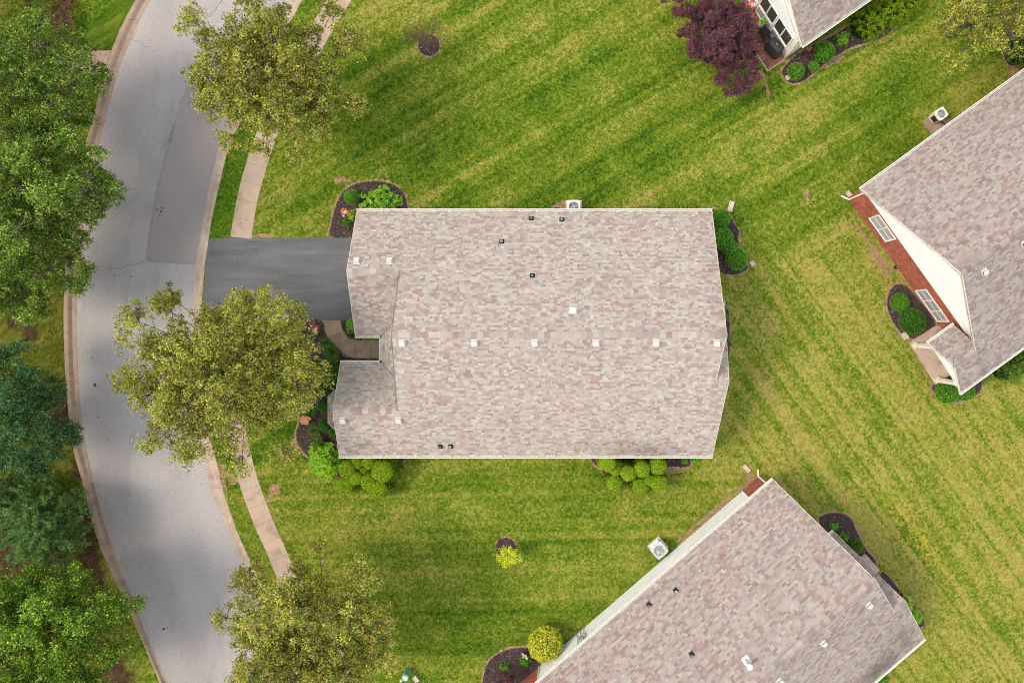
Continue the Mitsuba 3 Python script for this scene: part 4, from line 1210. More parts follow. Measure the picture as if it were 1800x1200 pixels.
condenser(1008.5, 363, 0, 'white air conditioner half hidden by the top gutter of the middle house')
condenser(1159, 967, 40.8, 'pale grey air conditioner beside the long white sided wall', size=0.80, side='m_metal', top='m_metal', pad=0.9, well='m_metal')
k = condenser(1655, 200, 36, 'small air conditioner with a black side panel on a brown pad near the right house', size=0.62, h=0.9, pad=1.1, pad_off=(-0.15, -0.30), padm='m_kerb_worn')
part(k, 'side_panel', move(obox((-0.31, -0.02, 0.5), (0, 1, 0), (1, 0, 0), Z3, 0.36, 0.02, 0.5), *P(1655, 200, 0.9), 0, math.radians(36)), 'm_black', label='black side panel')
part(k, 'refrigerant_line', tube([P3(1652, 206, 0.3), P3(1655, 214, 0.12), P3(1664, 221, 0.12)], 0.035), 'm_black')

# barbecue under a black cover
k = thing('barbecue', 'barbecue under a black cover on the brick patio', 'barbecue')
gc = P(1357, 90)
ga = math.atan2(ud[1], ud[0]) + math.radians(10)
cov = rbox(1.02, 0.60, 1.05, 0.20, 5)
cv = cov[0].copy()
fl = 1.06 - 0.10 * cv[:, 2] + 0.012 * np.sin(9 * np.arctan2(cv[:, 1], cv[:, 0])) * (1.1 - cv[:, 2])
cv[:, 0] *= fl; cv[:, 1] *= fl
part(k, 'cover', move((cv, cov[1]), gc[0], gc[1], 0.012, ga), 'm_rubber', smooth=50)
part(k, 'handle', move(obox((0.0, 0.0, 1.09), (1, 0, 0), (0, 1, 0), Z3, 0.13, 0.05, 0.035), gc[0], gc[1], 0, ga), 'm_greymetal')
# patio table, dark
k = thing('patio_chair', 'dark patio chair by the glazed porch wall', 'chair')
tc = P(1341, 62)
R = lambda m: move(m, tc[0], tc[1], 0.012, ga)
part(k, 'seat', R(obox((0, 0, 0.43), (1, 0, 0), (0, 1, 0), Z3, 0.52, 0.52, 0.04)), 'm_black')
for i in range(6):
    part(k, 'back_slat', R(obox((-0.22 + 0.088 * i, 0.27 + 0.03, 0.70), (1, 0, 0), (0, 1, 0), Z3, 0.05, 0.02, 0.5)), 'm_black')
for a, b in ((-1, -1), (1, -1), (1, 1), (-1, 1)):
    part(k, 'leg', R(obox((a * 0.23, b * 0.23, 0.205), (1, 0, 0), (0, 1, 0), Z3, 0.04, 0.04, 0.41)), 'm_black')
for a in (-1, 1):
    part(k, 'arm', R(obox((a * 0.27, 0.0, 0.64), (1, 0, 0), (0, 1, 0), Z3, 0.05, 0.5, 0.03)), 'm_black')

# utility pedestal, post, blocks
k = thing('utility_pedestal', 'green utility pedestal with a pale top standing in the lower lawn', 'utility box')
c = P(718, 1179)
part(k, 'body', move(lathe([(0.20, 0.0), (0.20, 0.08), (0.175, 0.12), (0.165, 0.80), (0.0, 0.80)], 20), *c), 'm_utility', smooth=40)
part(k, 'cap', move(lathe([(0.178, 0.74), (0.178, 0.84), (0.15, 0.90), (0.0, 0.92)], 20), *c), 'm_utility_top', smooth=40)
k = thing('marker_post', 'thin white marker post beside the green utility pedestal', 'post')
c = P(711.5, 1182)
part(k, 'shaft', move(lathe([(0.05, 0), (0.05, 0.95), (0, 0.95)], 12), *c), 'm_white', smooth=40)
part(k, 'cap', move(lathe([(0.075, 0.93), (0.075, 0.99), (0.05, 1.03), (0.0, 1.04)], 12), *c), 'm_white', smooth=40)


def block(px, py, deg, w, l, label, cat_='splash block'):
    c = P(px, py)
    key = thing('splash_block', label, cat_)
    a = math.radians(deg)
    part(key, 'base', move(obox((0, 0, 0.03), (1, 0, 0), (0, 1, 0), Z3, w, l, 0.07), *c, 0, a), 'm_stone')
    for s in (-1, 1):
        part(key, 'rim', move(obox((s * (w / 2 - 0.02), 0, 0.085), (1, 0, 0), (0, 1, 0), Z3, 0.04, l, 0.04), *c, 0, a), 'm_stone')
    solid.append(Point(*c).buffer(max(w, l) * 0.45))


block(731.5, 1192.5, 40, 0.24, 0.38, 'pinkish concrete block beside the green utility pedestal', 'concrete block')
block(1284.5, 363, -15, 0.28, 0.62, 'concrete splash block above the hedge at the upper right corner of the middle house')
block(1322, 463, 35, 0.24, 0.28, 'small pale concrete block below the hedge of the middle house', 'concrete block')
block(1312, 823, 42, 0.24, 0.5, 'narrow concrete splash block in the grass near the brick corner of the lower house')
block(1384, 137.5, 25, 0.22, 0.26, 'pale stone at the left tip of the upper mulch bed', 'stone')
block(1590, 590, 32, 0.30, 0.42, 'concrete splash block at the end of the curved bed by the porch')
block(1493, 343, 40, 0.25, 0.45, 'grey splash block at the left corner of the brick wall')

# ------------------------------------------------------------------ foliage
def leaves(c, nrm, axis, ln, wd, color, fold=0.0):
    """Diamond leaves: centres, normals, long axes, half length, half width."""
    n = len(c)
    nrm = nrm / (np.linalg.norm(nrm, axis=1, keepdims=True) + 1e-9)
    a = axis - nrm * (axis * nrm).sum(1, keepdims=True)
    a /= np.linalg.norm(a, axis=1, keepdims=True) + 1e-9
    b = np.cross(nrm, a)
    ln, wd = np.broadcast_to(ln, (n,))[:, None], np.broadcast_to(wd, (n,))[:, None]
    v = np.stack([c - a * ln, c + b * wd + nrm * wd * fold, c + a * ln, c - b * wd + nrm * wd * fold], 1).reshape(-1, 3)
    i = np.arange(n)[:, None] * 4
    f = np.vstack([i + [0, 1, 2], i + [0, 2, 3]])
    return v, f, np.repeat(color, 4, 0)


LEAF_GAIN = 1.75


def palette(r, n, cols, probs, jitter=0.18, clump=None, amount=0.0):
    cols = np.array(cols)
    c = cols[r.choice(len(cols), size=n, p=np.array(probs) / np.sum(probs))]
    c = c * r.uniform(1 - jitter, 1 + jitter, (n, 1)) * (1 + r.normal(0, 0.06, (n, 3)))
    if clump is not None: c = c * (1 + amount * clump[:, None])
    return np.clip(c * LEAF_GAIN, 0.004, 0.85)


def unit(v):
    return v / (np.linalg.norm(v, axis=-1, keepdims=True) + 1e-9)


def fib(n):
    i = np.arange(n) + 0.5
    ph = np.arccos(1 - 2 * i / n); th = math.pi * (1 + 5 ** 0.5) * i
    return np.stack([np.cos(th) * np.sin(ph), np.sin(th) * np.sin(ph), np.cos(ph)], 1)


PEAR = ([(0.1202, 0.1602, 0.0236), (0.2598, 0.2687, 0.0483), (0.3847, 0.3721, 0.0807), (0.3462, 0.2378, 0.1397), (0.0529, 0.0878, 0.0173)], [0.36, 0.28, 0.13, 0.10, 0.13])
LIME = ([(0.0723, 0.1333, 0.0216), (0.129, 0.2132, 0.0343), (0.2478, 0.309, 0.064), (0.0362, 0.0746, 0.0178), (0.3407, 0.3304, 0.0983)], [0.36, 0.28, 0.15, 0.16, 0.05])
BLUE = ([(0.040, 0.098, 0.036), (0.070, 0.145, 0.055), (0.14, 0.235, 0.085), (0.018, 0.048, 0.020)], [0.34, 0.26, 0.16, 0.24])
LUSH = ([(0.0596, 0.1394, 0.0186), (0.1077, 0.2058, 0.0265), (0.265, 0.3117, 0.0398), (0.4638, 0.4113, 0.0596), (0.0332, 0.0796, 0.016)], [0.36, 0.28, 0.14, 0.06, 0.16])
PURPLE = ([(0.0854, 0.0364, 0.0491), (0.126, 0.0633, 0.076), (0.1788, 0.1069, 0.1188), (0.0528, 0.0206, 0.03), (0.1382, 0.0356, 0.0436)], [0.32, 0.30, 0.18, 0.14, 0.06])


def crown_tree(name, label, category, base, crown, radii, seed, pal, n_lobes=30, n_cl=900, per=42, leaf=0.062, cl_r=0.24, lobe=0.40, trunk_r=0.16, group=None, bark='m_bark', flat=0.0, droop=0.0, twig=0.5, gap=0.0, jag=0.22, fill=0.0):
    """A broad-leaved tree: trunk, limbs to every lobe, twigs to the leaf clusters, and the leaves."""
    r = np.random.default_rng(seed)
    base3 = np.array([*base, 0.0]); cr = np.asarray(crown, float); rad = np.asarray(radii, float)
    d = fib(int(n_lobes * 1.35)); d = d[d[:, 2] > -0.45][:n_lobes]
    rz = r.uniform(0, 6.28); cz, sz = math.cos(rz), math.sin(rz)
    d = np.stack([d[:, 0] * cz - d[:, 1] * sz, d[:, 0] * sz + d[:, 1] * cz, d[:, 2]], 1)
    d = unit(d + r.normal(0, 0.16, d.shape))
    reach = 1 - lobe + r.normal(0, jag * 0.5, len(d)).clip(-jag, jag)
    lc = cr + d * rad * reach[:, None]
    lr = rad.mean() * lobe * r.uniform(0.72, 1.18, len(d))
    which = r.choice(len(d), size=n_cl, p=lr ** 2 / (lr ** 2).sum())
    q = unit(r.normal(size=(n_cl, 3)) + d[which] * 0.9 + [0, 0, 0.35])
    cc = lc[which] + q * lr[which][:, None] * r.uniform(0.45, 1.06, (n_cl, 1))
    if fill:
        m = int(n_cl * fill)
        fq = unit(r.normal(size=(m, 3)) + [0, 0, 0.5])
        cc[:m] = cr + fq * rad * (r.random((m, 1)) ** 0.45) * 0.80
        which[:m] = np.argmin(((cc[:m, None] - lc[None]) ** 2).sum(-1), 1)
    cc[:, 2] = np.maximum(cc[:, 2], 0.6)
    if gap:
        keep = r.random(n_cl) > gap * (np.sin(cc[:, 0] * 2.1 + seed) * np.sin(cc[:, 1] * 2.3 + cc[:, 2]) > 0.1)
        cc, which, q = cc[keep], which[keep], q[keep]
    n = len(cc) * per
    ci = np.repeat(np.arange(len(cc)), per)
    size = cl_r * r.uniform(0.65, 1.4, len(cc))[ci]
    out = unit(cc - cr)[ci]
    off = r.normal(size=(n, 3)); off = unit(off) * (r.random((n, 1)) ** 0.5)
    off = off + out * off[:, :1] * 0.0 + out * r.uniform(-0.6, 0.9, (n, 1)) * 0.7
    off[:, 2] *= 1 - flat
    pos = cc[ci] + off * size[:, None]
    nrm = unit(r.normal(size=(n, 3)) * 0.75 + [0, 0, 0.8] + out * 0.35)
    ax = unit(out + r.normal(size=(n, 3)) * 0.8 - [0, 0, droop])
    clump = r.normal(0, 1, len(cc))[ci] * 0.5 + r.normal(0, 1, len(d))[which][ci] * 0.5
    colr = palette(r, n, *pal, clump=clump, amount=0.30)
    L = leaf * r.uniform(0.7, 1.3, n)
    v, f, c = leaves(pos, nrm, ax, L, L * 0.52, colr, 0.25)
    key = thing(name, label, category, group)
    part(key, 'crown', (v, f), 'm_leaf', color=c)
    # wood
    fork = base3 * 0.55 + np.array([cr[0], cr[1], 0]) * 0.45; fork[2] = max(1.0, (cr[2] - rad[2]) * 0.9)
    tr = [base3 - [0, 0, 0.1], base3 * 0.75 + fork * 0.25 + r.normal(0, 0.04, 3) * [1, 1, 0], fork]
    part(key, 'trunk', tube(tr, [trunk_r * 1.35, trunk_r * 1.05, trunk_r * 0.85], 9), bark, smooth=60)
    ms = []
    for i in range(len(lc)):
        mid = (fork + lc[i]) / 2 + [0, 0, 0.12 * rad[2]] + r.normal(0, 0.10, 3) * rad.mean() * 0.3
        ms.append(tube([fork, (fork * 0.5 + mid * 0.5), mid, lc[i]], [trunk_r * 0.34, trunk_r * 0.24, trunk_r * 0.16, trunk_r * 0.08], 5))
    pick = r.random(len(cc)) < twig
    for i in np.where(pick)[0]:
        a, b = lc[which[i]], cc[i]
        ms.append(tube([a, (a + b) / 2 + r.normal(0, 0.06, 3), b + (b - a) * 0.1], [trunk_r * 0.09, trunk_r * 0.06, trunk_r * 0.035], 3))
    part(key, 'branches', cat(ms), bark)
    return key


def Pc(px, py, h): return P3(px, py, h)


G1 = 'street trees with yellowing leaves along the pavement'
crown_tree('street_tree', 'yellowing leafy tree over the road and sidewalk at the upper left of the lawn', 'tree', P(552, 236), Pc(487, 142, 6.0), (4.1, 3.7, 2.7), 11, PEAR, n_lobes=58, n_cl=2000, per=36, group=G1, jag=0.42, lobe=0.25, fill=0.33)
crown_tree('street_tree', 'broad yellowing leafy tree overlapping the lower edge of the dark driveway', 'tree', P(489, 641), Pc(396, 653, 6.2), (4.75, 4.1, 2.9), 23, PEAR, n_lobes=66, n_cl=2500, per=36, group=G1, jag=0.40, lobe=0.245, fill=0.36)
crown_tree('street_tree', 'yellowing leafy tree at the bottom edge beside the road, left of the green pedestal', 'tree', P(612, 1040), Pc(540, 1118, 5.8), (4.3, 3.9, 2.8), 37, PEAR, n_lobes=60, n_cl=2200, per=36, group=G1, jag=0.38, lobe=0.25, fill=0.36)
crown_tree('lawn_tree', 'sparse yellowish tree at the top right corner above the right house roof', 'tree', P(1668, 62), Pc(1748, 22, 4.6), (3.6, 2.6, 1.9), 41, PEAR, n_lobes=26, n_cl=620, per=34, gap=0.55, jag=0.3)
G2 = 'trees along the left side of the road'
crown_tree('roadside_tree', 'light green tree with bare branches at the upper left corner over the pavement stub', 'tree', P(118, 205), Pc(42, 138, 4.8), (4.3, 3.6, 2.5), 51, LIME, n_lobes=44, n_cl=1600, per=38, group=G2, bark='m_palebark', gap=0.45, jag=0.36, lobe=0.27, fill=0.25)
crown_tree('roadside_tree', 'light green tree leaning over the road left of the driveway', 'tree', P(105, 360), Pc(64, 330, 5.0), (4.4, 3.7, 2.8), 57, LIME, n_lobes=48, n_cl=1900, per=38, group=G2, bark='m_palebark', gap=0.1, jag=0.34, lobe=0.27, fill=0.25)
crown_tree('roadside_tree', 'darker green leafy tree below the light green one at the left edge', 'tree', P(70, 470), Pc(28, 478, 4.6), (3.5, 2.7, 2.2), 63, LIME, n_lobes=36, n_cl=1200, per=38, group=G2, bark='m_palebark', gap=0.15, lobe=0.28, jag=0.3, fill=0.25)
crown_tree('roadside_tree', 'bluish green rounded tree at the left edge beside the kerb', 'tree', P(70, 740), Pc(20, 722, 4.0), (2.95, 3.7, 2.6), 71, BLUE, n_lobes=40, n_cl=1300, per=42, leaf=0.055, group=G2, lobe=0.26, cl_r=0.24, jag=0.34, fill=0.25)
crown_tree('roadside_tree', 'dense bright green tree at the lower left corner beside the road', 'tree', P(120, 1060), Pc(80, 1108, 4.6), (4.6, 3.7, 2.9), 77, LUSH, n_lobes=60, n_cl=2100, per=42, group=G2, lobe=0.24, cl_r=0.25, jag=0.32, fill=0.3)


def pine(name, label, category, base, top, r0, seed, group=None, whorls=11, arms=11):
    r = np.random.default_rng(seed)
    b3, t3 = np.array([*base, 0.0]), np.asarray(top, float)
    key = thing(name, label, category, group)
    part(key, 'trunk', tube([b3, (b3 + t3) / 2 + r.normal(0, .05, 3) * [1, 1, 0], t3], [0.16, 0.10, 0.02], 8), 'm_bark', smooth=60)
    ms, tips, tdir, tb = [], [], [], []
    for w in range(whorls):
        s = 0.18 + 0.80 * w / (whorls - 1)
        o = b3 + (t3 - b3) * s
        L = r0 * (1 - s) ** 0.75 + 0.25
        for k in range(max(4, int(arms * (1 - 0.5 * s)))):
            a = 2 * math.pi * (k + r.random() * 0.7) / max(4, int(arms * (1 - 0.5 * s))) + w
            d = np.array([math.cos(a), math.sin(a), 0.10 + 0.5 * s])
            l = L * r.uniform(0.7, 1.12)
            pts = [o, o + d * l * 0.5 - Z3 * 0.06 * l, o + d * l + Z3 * 0.05 * l]
            ms.append(tube(pts, [0.035, 0.022, 0.010], 4))
            m = int(5 + 9 * l)
            t = np.sort(r.uniform(0.30, 1.02, m))
            side = np.array([-d[1], d[0], 0])
            for x in t:
                q = o + d * l * x + side * r.normal(0, 0.16 * (1.25 - x) * l * 0.9) + Z3 * (0.05 * x * l + r.normal(0, 0.05))
                tips.append(q); tdir.append(unit(d * 0.8 + Z3 * 0.75 + r.normal(0, 0.25, 3))); tb.append(r.normal())
    part(key, 'branches', cat(ms), 'm_bark')
    tips, tdir, tb = np.array(tips), np.array(tdir), np.array(tb)
    per = 34
    n = len(tips) * per
    ci = np.repeat(np.arange(len(tips)), per)
    nd = unit(tdir[ci] * 1.0 + r.normal(size=(n, 3)) * 0.62)
    s = r.uniform(0, 1, (n, 1))
    pos = tips[ci] + tdir[ci] * (s - 0.4) * 0.26 + nd * 0.075
    colr = palette(r, n, [(0.090, 0.175, 0.052), (0.14, 0.24, 0.078), (0.23, 0.33, 0.13), (0.040, 0.09, 0.030)], [0.38, 0.30, 0.16, 0.16], clump=tb[ci], amount=0.25)
    v, f, c = leaves(pos, unit(np.cross(nd, r.normal(size=(n, 3)))), nd, 0.085, 0.013, colr)
    part(key, 'crown', (v, f), 'm_leaf', color=c)
    return key


pine('roadside_pine', 'blue green pine with tufted branches at the left edge above the lower left tree', 'pine tree', P(95, 915), P3(60, 935, 4.8), 3.3, 81, G2, 12, 13)
pine('roadside_pine', 'small dark pine at the very left edge between the rounded tree and the tufted pine', 'pine tree', P(25, 860), P3(-5, 880, 3.2), 1.7, 83, G2, 8, 9)

crown_tree('purple_maple', 'wide dark purple maple beside the brick patio', 'tree', P(1255, 88), Pc(1264, 60, 2.3), (2.2, 1.85, 1.15), 91, PURPLE, n_lobes=70, n_cl=2100, per=42, leaf=0.036, cl_r=0.12, lobe=0.24, fill=0.2, trunk_r=0.08, flat=0.35, droop=0.4, jag=0.12)
crown_tree('purple_maple', 'small reddish purple maple at the lower left corner of the brick patio', 'tree', P(1287, 120), Pc(1298, 122, 1.5), (1.15, 1.5, 0.75), 93, PURPLE, n_lobes=24, n_cl=520, per=44, leaf=0.036, cl_r=0.14, lobe=0.30, trunk_r=0.05, flat=0.3, droop=0.4, jag=0.34, gap=0.15)
crown_tree('purple_maple', 'red tinged purple maple at the top edge left of the dark purple one', 'tree', P(1205, 30), Pc(1212, -2, 2.4), (1.5, 1.1, 0.9), 95, (PURPLE[0], [0.26, 0.2, 0.1, 0.14, 0.3]), n_lobes=18, n_cl=360, per=46, leaf=0.036, cl_r=0.14, lobe=0.3, trunk_r=0.06, flat=0.3, droop=0.4)


def sapling(name, label, category, base, tips, seed, pal, per, leaf, cl=0.14, tr=0.03, n_cl=60, spread=0.5, bark='m_bark'):
    r = np.random.default_rng(seed)
    b3 = np.array([*base, 0.0])
    key = thing(name, label, category)
    top = np.mean(np.array(tips), 0)
    fork = b3 * 0.6 + np.array([top[0], top[1], 0]) * 0.4; fork[2] = top[2] * 0.45
    part(key, 'trunk', tube([b3 - Z3 * 0.05, fork], [tr, tr * 0.75], 7), bark, smooth=60)
    ms, cc = [], []
    for t in tips:
        t = np.asarray(t, float)
        ms.append(tube([fork, (fork + t) / 2 + r.normal(0, 0.06, 3), t], [tr * 0.5, tr * 0.35, tr * 0.14], 4))
        for k in range(max(1, n_cl // len(tips))):
            s = r.uniform(0.45, 1.08)
            q = fork + (t - fork) * s + r.normal(0, spread * 0.34, 3) * [1, 1, 0.6]
            ms.append(tube([fork + (t - fork) * s * 0.85, q], [tr * 0.16, tr * 0.08], 3))
            cc.append(q)
    part(key, 'branches', cat(ms), bark)
    cc = np.array(cc); n = len(cc) * per
    ci = np.repeat(np.arange(len(cc)), per)
    pos = cc[ci] + r.normal(0, cl, (n, 3)) * [1, 1, 0.6]
    c = palette(r, n, *pal)
    L = leaf * r.uniform(0.7, 1.3, n)
    v, f, c = leaves(pos, unit(r.normal(size=(n, 3)) * 0.6 + [0, 0, 1]), r.normal(size=(n, 3)), L, L * 0.5, c, 0.2)
    part(key, 'crown', (v, f), 'm_leaf', color=c)


sapling('young_tree', 'nearly bare young tree with sparse brownish leaves rising from the upper mulch ring', 'tree', P(757, 86), [P3(715, 60, 2.6), P3(735, 45, 2.9), P3(768, 38, 2.8), P3(728, 66, 2.2), P3(776, 66, 1.9), P3(742, 62, 2.6)], 101,
        ([(0.16, 0.075, 0.055), (0.10, 0.055, 0.045), (0.22, 0.17, 0.06), (0.10, 0.115, 0.03)], [0.4, 0.25, 0.2, 0.15]), 9, 0.035, 0.13, 0.030, 150, 0.75)
sapling('young_tree', 'bright yellow green sapling leaning over the lower mulch ring', 'tree', P(890, 963), [P3(880, 985, 1.5), P3(907, 984, 1.6), P3(893, 992, 1.6), P3(886, 968, 1.3), P3(899, 972, 1.4)], 103,
        ([(0.46, 0.50, 0.03), (0.36, 0.46, 0.03), (0.58, 0.56, 0.06), (0.24, 0.36, 0.03)], [0.4, 0.3, 0.15, 0.15]), 16, 0.05, 0.085, 0.02, 60, 0.36, 'm_palebark')


# ------------------------------------------------------------------ shrubs
def ball_cloud(r, n, rx, ry, rz, leaf, pal, up=0.5, rough=0.06, low=0.0, top_pal=None):
    """Leaves over a clipped rounded shrub standing on the ground (centre at half height)."""
    d = unit(r.normal(size=(n, 3)) + [0, 0, 0.35])
    bump = 1 + rough * np.sin(7 * d[:, 0] + 3) * np.sin(6 * d[:, 1] + 1) * np.sin(5 * d[:, 2])
    s = r.uniform(0.86, 1.03, (n, 1)) * bump[:, None]
    pos = d * [rx, ry, rz] * s + [0, 0, rz * (1 - low)]
    pos[:, 2] = np.maximum(pos[:, 2], 0.03)
    nrm = unit(d * 0.8 + r.normal(size=(n, 3)) * 0.55 + [0, 0, up * 0.5])
    clump = np.sin(11 * d[:, 0] + r.uniform(0, 6)) * np.sin(9 * d[:, 1] + r.uniform(0, 6)) + r.normal(0, 0.5, n)
    c = palette(r, n, *pal, clump=clump, amount=0.10)
    L = leaf * r.uniform(0.7, 1.3, n)
    return leaves(pos, nrm, r.normal(size=(n, 3)), L, L * 0.55, c, 0.15)


def core(rx, ry, rz, colr, low=0.0):
    s = trimesh.creation.icosphere(subdivisions=3)
    v = np.array(s.vertices) * [rx * 0.86, ry * 0.86, rz * 0.86] + [0, 0, rz * (1 - low)]
    v[:, 2] = np.maximum(v[:, 2], 0.0)
    return v, np.array(s.faces), np.tile(colr, (len(v), 1))


BOX = ([(0.0744, 0.21, 0.021), (0.1137, 0.2888, 0.028), (0.1859, 0.3937, 0.042), (0.0438, 0.1313, 0.014)], [0.38, 0.32, 0.15, 0.15])
DARKBOX = ([(0.0384, 0.12, 0.016), (0.0576, 0.168, 0.0224), (0.0922, 0.224, 0.032), (0.023, 0.072, 0.0112)], [0.4, 0.3, 0.12, 0.18])
BRIGHT = ([(0.1595, 0.348, 0.0261), (0.2552, 0.464, 0.0377), (0.4147, 0.609, 0.0725), (0.0718, 0.1885, 0.0174)], [0.36, 0.32, 0.17, 0.15])
GOLD = ([(0.46, 0.46, 0.0345), (0.276, 0.345, 0.0322), (0.6325, 0.575, 0.0575), (0.1035, 0.1725, 0.0184), (0.575, 0.253, 0.115)], [0.36, 0.27, 0.16, 0.16, 0.05])
ARB = ([(0.1415, 0.237, 0.0138), (0.2087, 0.3088, 0.0184), (0.2828, 0.3662, 0.0253), (0.0674, 0.1365, 0.0114)], [0.36, 0.30, 0.16, 0.18])
DARKGREEN = ([(0.054, 0.135, 0.021), (0.09, 0.1875, 0.027), (0.144, 0.2475, 0.0375), (0.0288, 0.075, 0.0135)], [0.38, 0.3, 0.15, 0.17])  # muted dark green leaf tones


def shrub(name, label, px, py, rpx, pal, seed, h=None, ry=None, n=None, leaf=0.026, category='shrub', group=None, rough=0.05, rz=0.0):
    """A clipped round shrub whose outline in the photograph is centred at px, py with radius rpx."""
    r = np.random.default_rng(seed)
    hh = h or rpx / 30 * 0.9
    c = P(px, py, hh)
    R_ = rpx * (H - hh) / F
    Ry = (ry or rpx) * (H - hh) / F
    n = n or int(np.clip(5200 * (R_ * Ry) ** 0.9 * (0.026 / leaf) ** 2, 1200, 9000))
    key = thing(name, label, category, group)
    v, f, co = ball_cloud(r, n, R_, Ry, hh, leaf, pal, rough=rough, low=0.0 if hh < R_ * 1.2 else 0.0)
    v2, f2, c2 = core(R_, Ry, hh, np.array(pal[0][-1 if len(pal[0]) < 5 else 3]) * 0.8)
    v[:, 2] *= 0.5; v2[:, 2] *= 0.5
    if hh < 0.001: pass
    ang = math.radians(rz)
    part(key, 'foliage', move((np.vstack([v, v2]), np.vstack([f, f2 + len(v)])), c[0], c[1], 0.02, ang), 'm_leaf', color=np.vstack([co, c2]))
    ms = [tube([(0, 0, 0.0), (0.02 * math.cos(a), 0.02 * math.sin(a), hh * 0.2), (R_ * 0.4 * math.cos(a), R_ * 0.4 * math.sin(a), hh * 0.5)], [0.02, 0.016, 0.006], 4) for a in (0.3, 2.4, 4.6)]
    part(key, 'stem', move(cat(ms), c[0], c[1], 0), 'm_bark')
    return key


def loose_shrub(name, label, px, py, rpx, rpy, h, pal, seed, n_cl=140, per=14, leaf=0.06, cl=0.10, category='shrub', wd=0.45, group=None):
    """A leafy, unclipped shrub: stems, and rosettes of larger leaves at their ends."""
    r = np.random.default_rng(seed)
    c = P(px, py, h * 0.7)
    rx, ry = rpx * (H - h) / F, rpy * (H - h) / F
    d = unit(r.normal(size=(n_cl, 3)) + [0, 0, 0.7]); d[:, 2] = abs(d[:, 2])
    q = d * [rx, ry, h * 0.95] * r.uniform(0.55, 1.0, (n_cl, 1)) * (1 + 0.14 * np.sin(5 * np.arctan2(d[:, 1], d[:, 0]) + seed))[:, None]
    q[:, 2] = np.maximum(q[:, 2], 0.08)
    key = thing(name, label, category, group)
    n = n_cl * per
    ci = np.repeat(np.arange(n_cl), per)
    a = r.uniform(0, 6.283, n)
    axd = unit(np.stack([np.cos(a), np.sin(a), r.uniform(-0.2, 0.7, n)], 1) + d[ci] * 0.5)
    pos = q[ci] + axd * leaf * 0.9 + r.normal(0, cl * 0.35, (n, 3))
    pos[:, 2] = np.maximum(pos[:, 2], 0.04)
    nrm = unit(np.array([0, 0, 1.0]) + r.normal(size=(n, 3)) * 0.45 - axd * 0.2)
    L = leaf * r.uniform(0.7, 1.25, n)
    v, f, co = leaves(pos, nrm, axd, L, L * wd, palette(r, n, *pal, clump=r.normal(0, 1, n_cl)[ci], amount=0.14), 0.3)
    part(key, 'foliage', move((v, f), c[0], c[1], 0.02), 'm_leaf', color=co)
    ms = [tube([(0, 0, 0), q[i] * [0.35, 0.35, 0.55], q[i]], [0.014, 0.010, 0.005], 4) for i in range(0, n_cl, max(1, n_cl // 26))]
    part(key, 'stem', move(cat(ms), c[0], c[1], 0), 'm_bark')
    return key


def blade_clump(name, label, px, py, rpx, h, pal, seed, n=160, w=0.014, group=None):
    r = np.random.default_rng(seed)
    c = P(px, py, h * 0.6)
    R_ = rpx / 31
    key = thing(name, label, 'grass clump', group)
    a = r.uniform(0, 6.283, n); l = R_ * r.uniform(0.55, 1.1, n); z = h * r.uniform(0.6, 1.1, n)
    dx = np.stack([np.cos(a), np.sin(a)], 1)
    s = np.stack([-np.sin(a), np.cos(a)], 1) * w
    t = np.array([0.04, 0.35, 0.7, 1.0])
    rows = []
    for k, x in enumerate(t):
        ctr = np.c_[dx * (l * x)[:, None], z * (1.7 * x - 0.95 * x * x)]
        ww = (1 - x) * 0.9 + 0.1
        rows += [ctr + np.c_[s * ww, np.zeros(n)], ctr - np.c_[s * ww, np.zeros(n)]]
    v = np.stack(rows, 1).reshape(-1, 3)
    i = np.arange(n)[:, None] * 8
    f = np.vstack([np.vstack([i + [2 * k, 2 * k + 1, 2 * k + 3], i + [2 * k, 2 * k + 3, 2 * k + 2]]) for k in range(3)])
    co = np.repeat(palette(r, n, *pal), 8, 0)
    part(key, 'blades', move((v, f), c[0], c[1], 0.02), 'm_leaf', color=co)


def flowers(name, label, px, py, rpx, h, petals, seed, green=DARKGREEN, n_f=26, size=0.05, category='flowering plant'):
    r = np.random.default_rng(seed)
    key = loose_shrub(name, label, px, py, rpx, rpx, h, green, seed, n_cl=40, per=10, leaf=0.04, category=category)
    c = P(px, py, h)
    R_ = rpx * (H - h) / F
    for col_ in petals:
        m = n_f // len(petals)
        pos = np.c_[r.normal(0, R_ * 0.42, (m, 2)), h * r.uniform(0.85, 1.08, m)]
        k5 = 6
        ci = np.repeat(np.arange(m), k5); a = np.tile(np.arange(k5) * 2 * math.pi / k5, m) + r.normal(0, .2, m * k5)
        axd = np.stack([np.cos(a), np.sin(a), np.full(m * k5, 0.35)], 1)
        v, f, co = leaves(pos[ci] + axd * size * 0.7, np.array([0, 0, 1.0]) + r.normal(0, .3, (m * k5, 3)), axd, size, size * 0.6, palette(r, m * k5, [col_], [1], 0.15), 0.3)
        part(key, 'blossom', move((v, f), c[0], c[1], 0.03), 'm_leaf', color=co, kind='stuff')
    return key


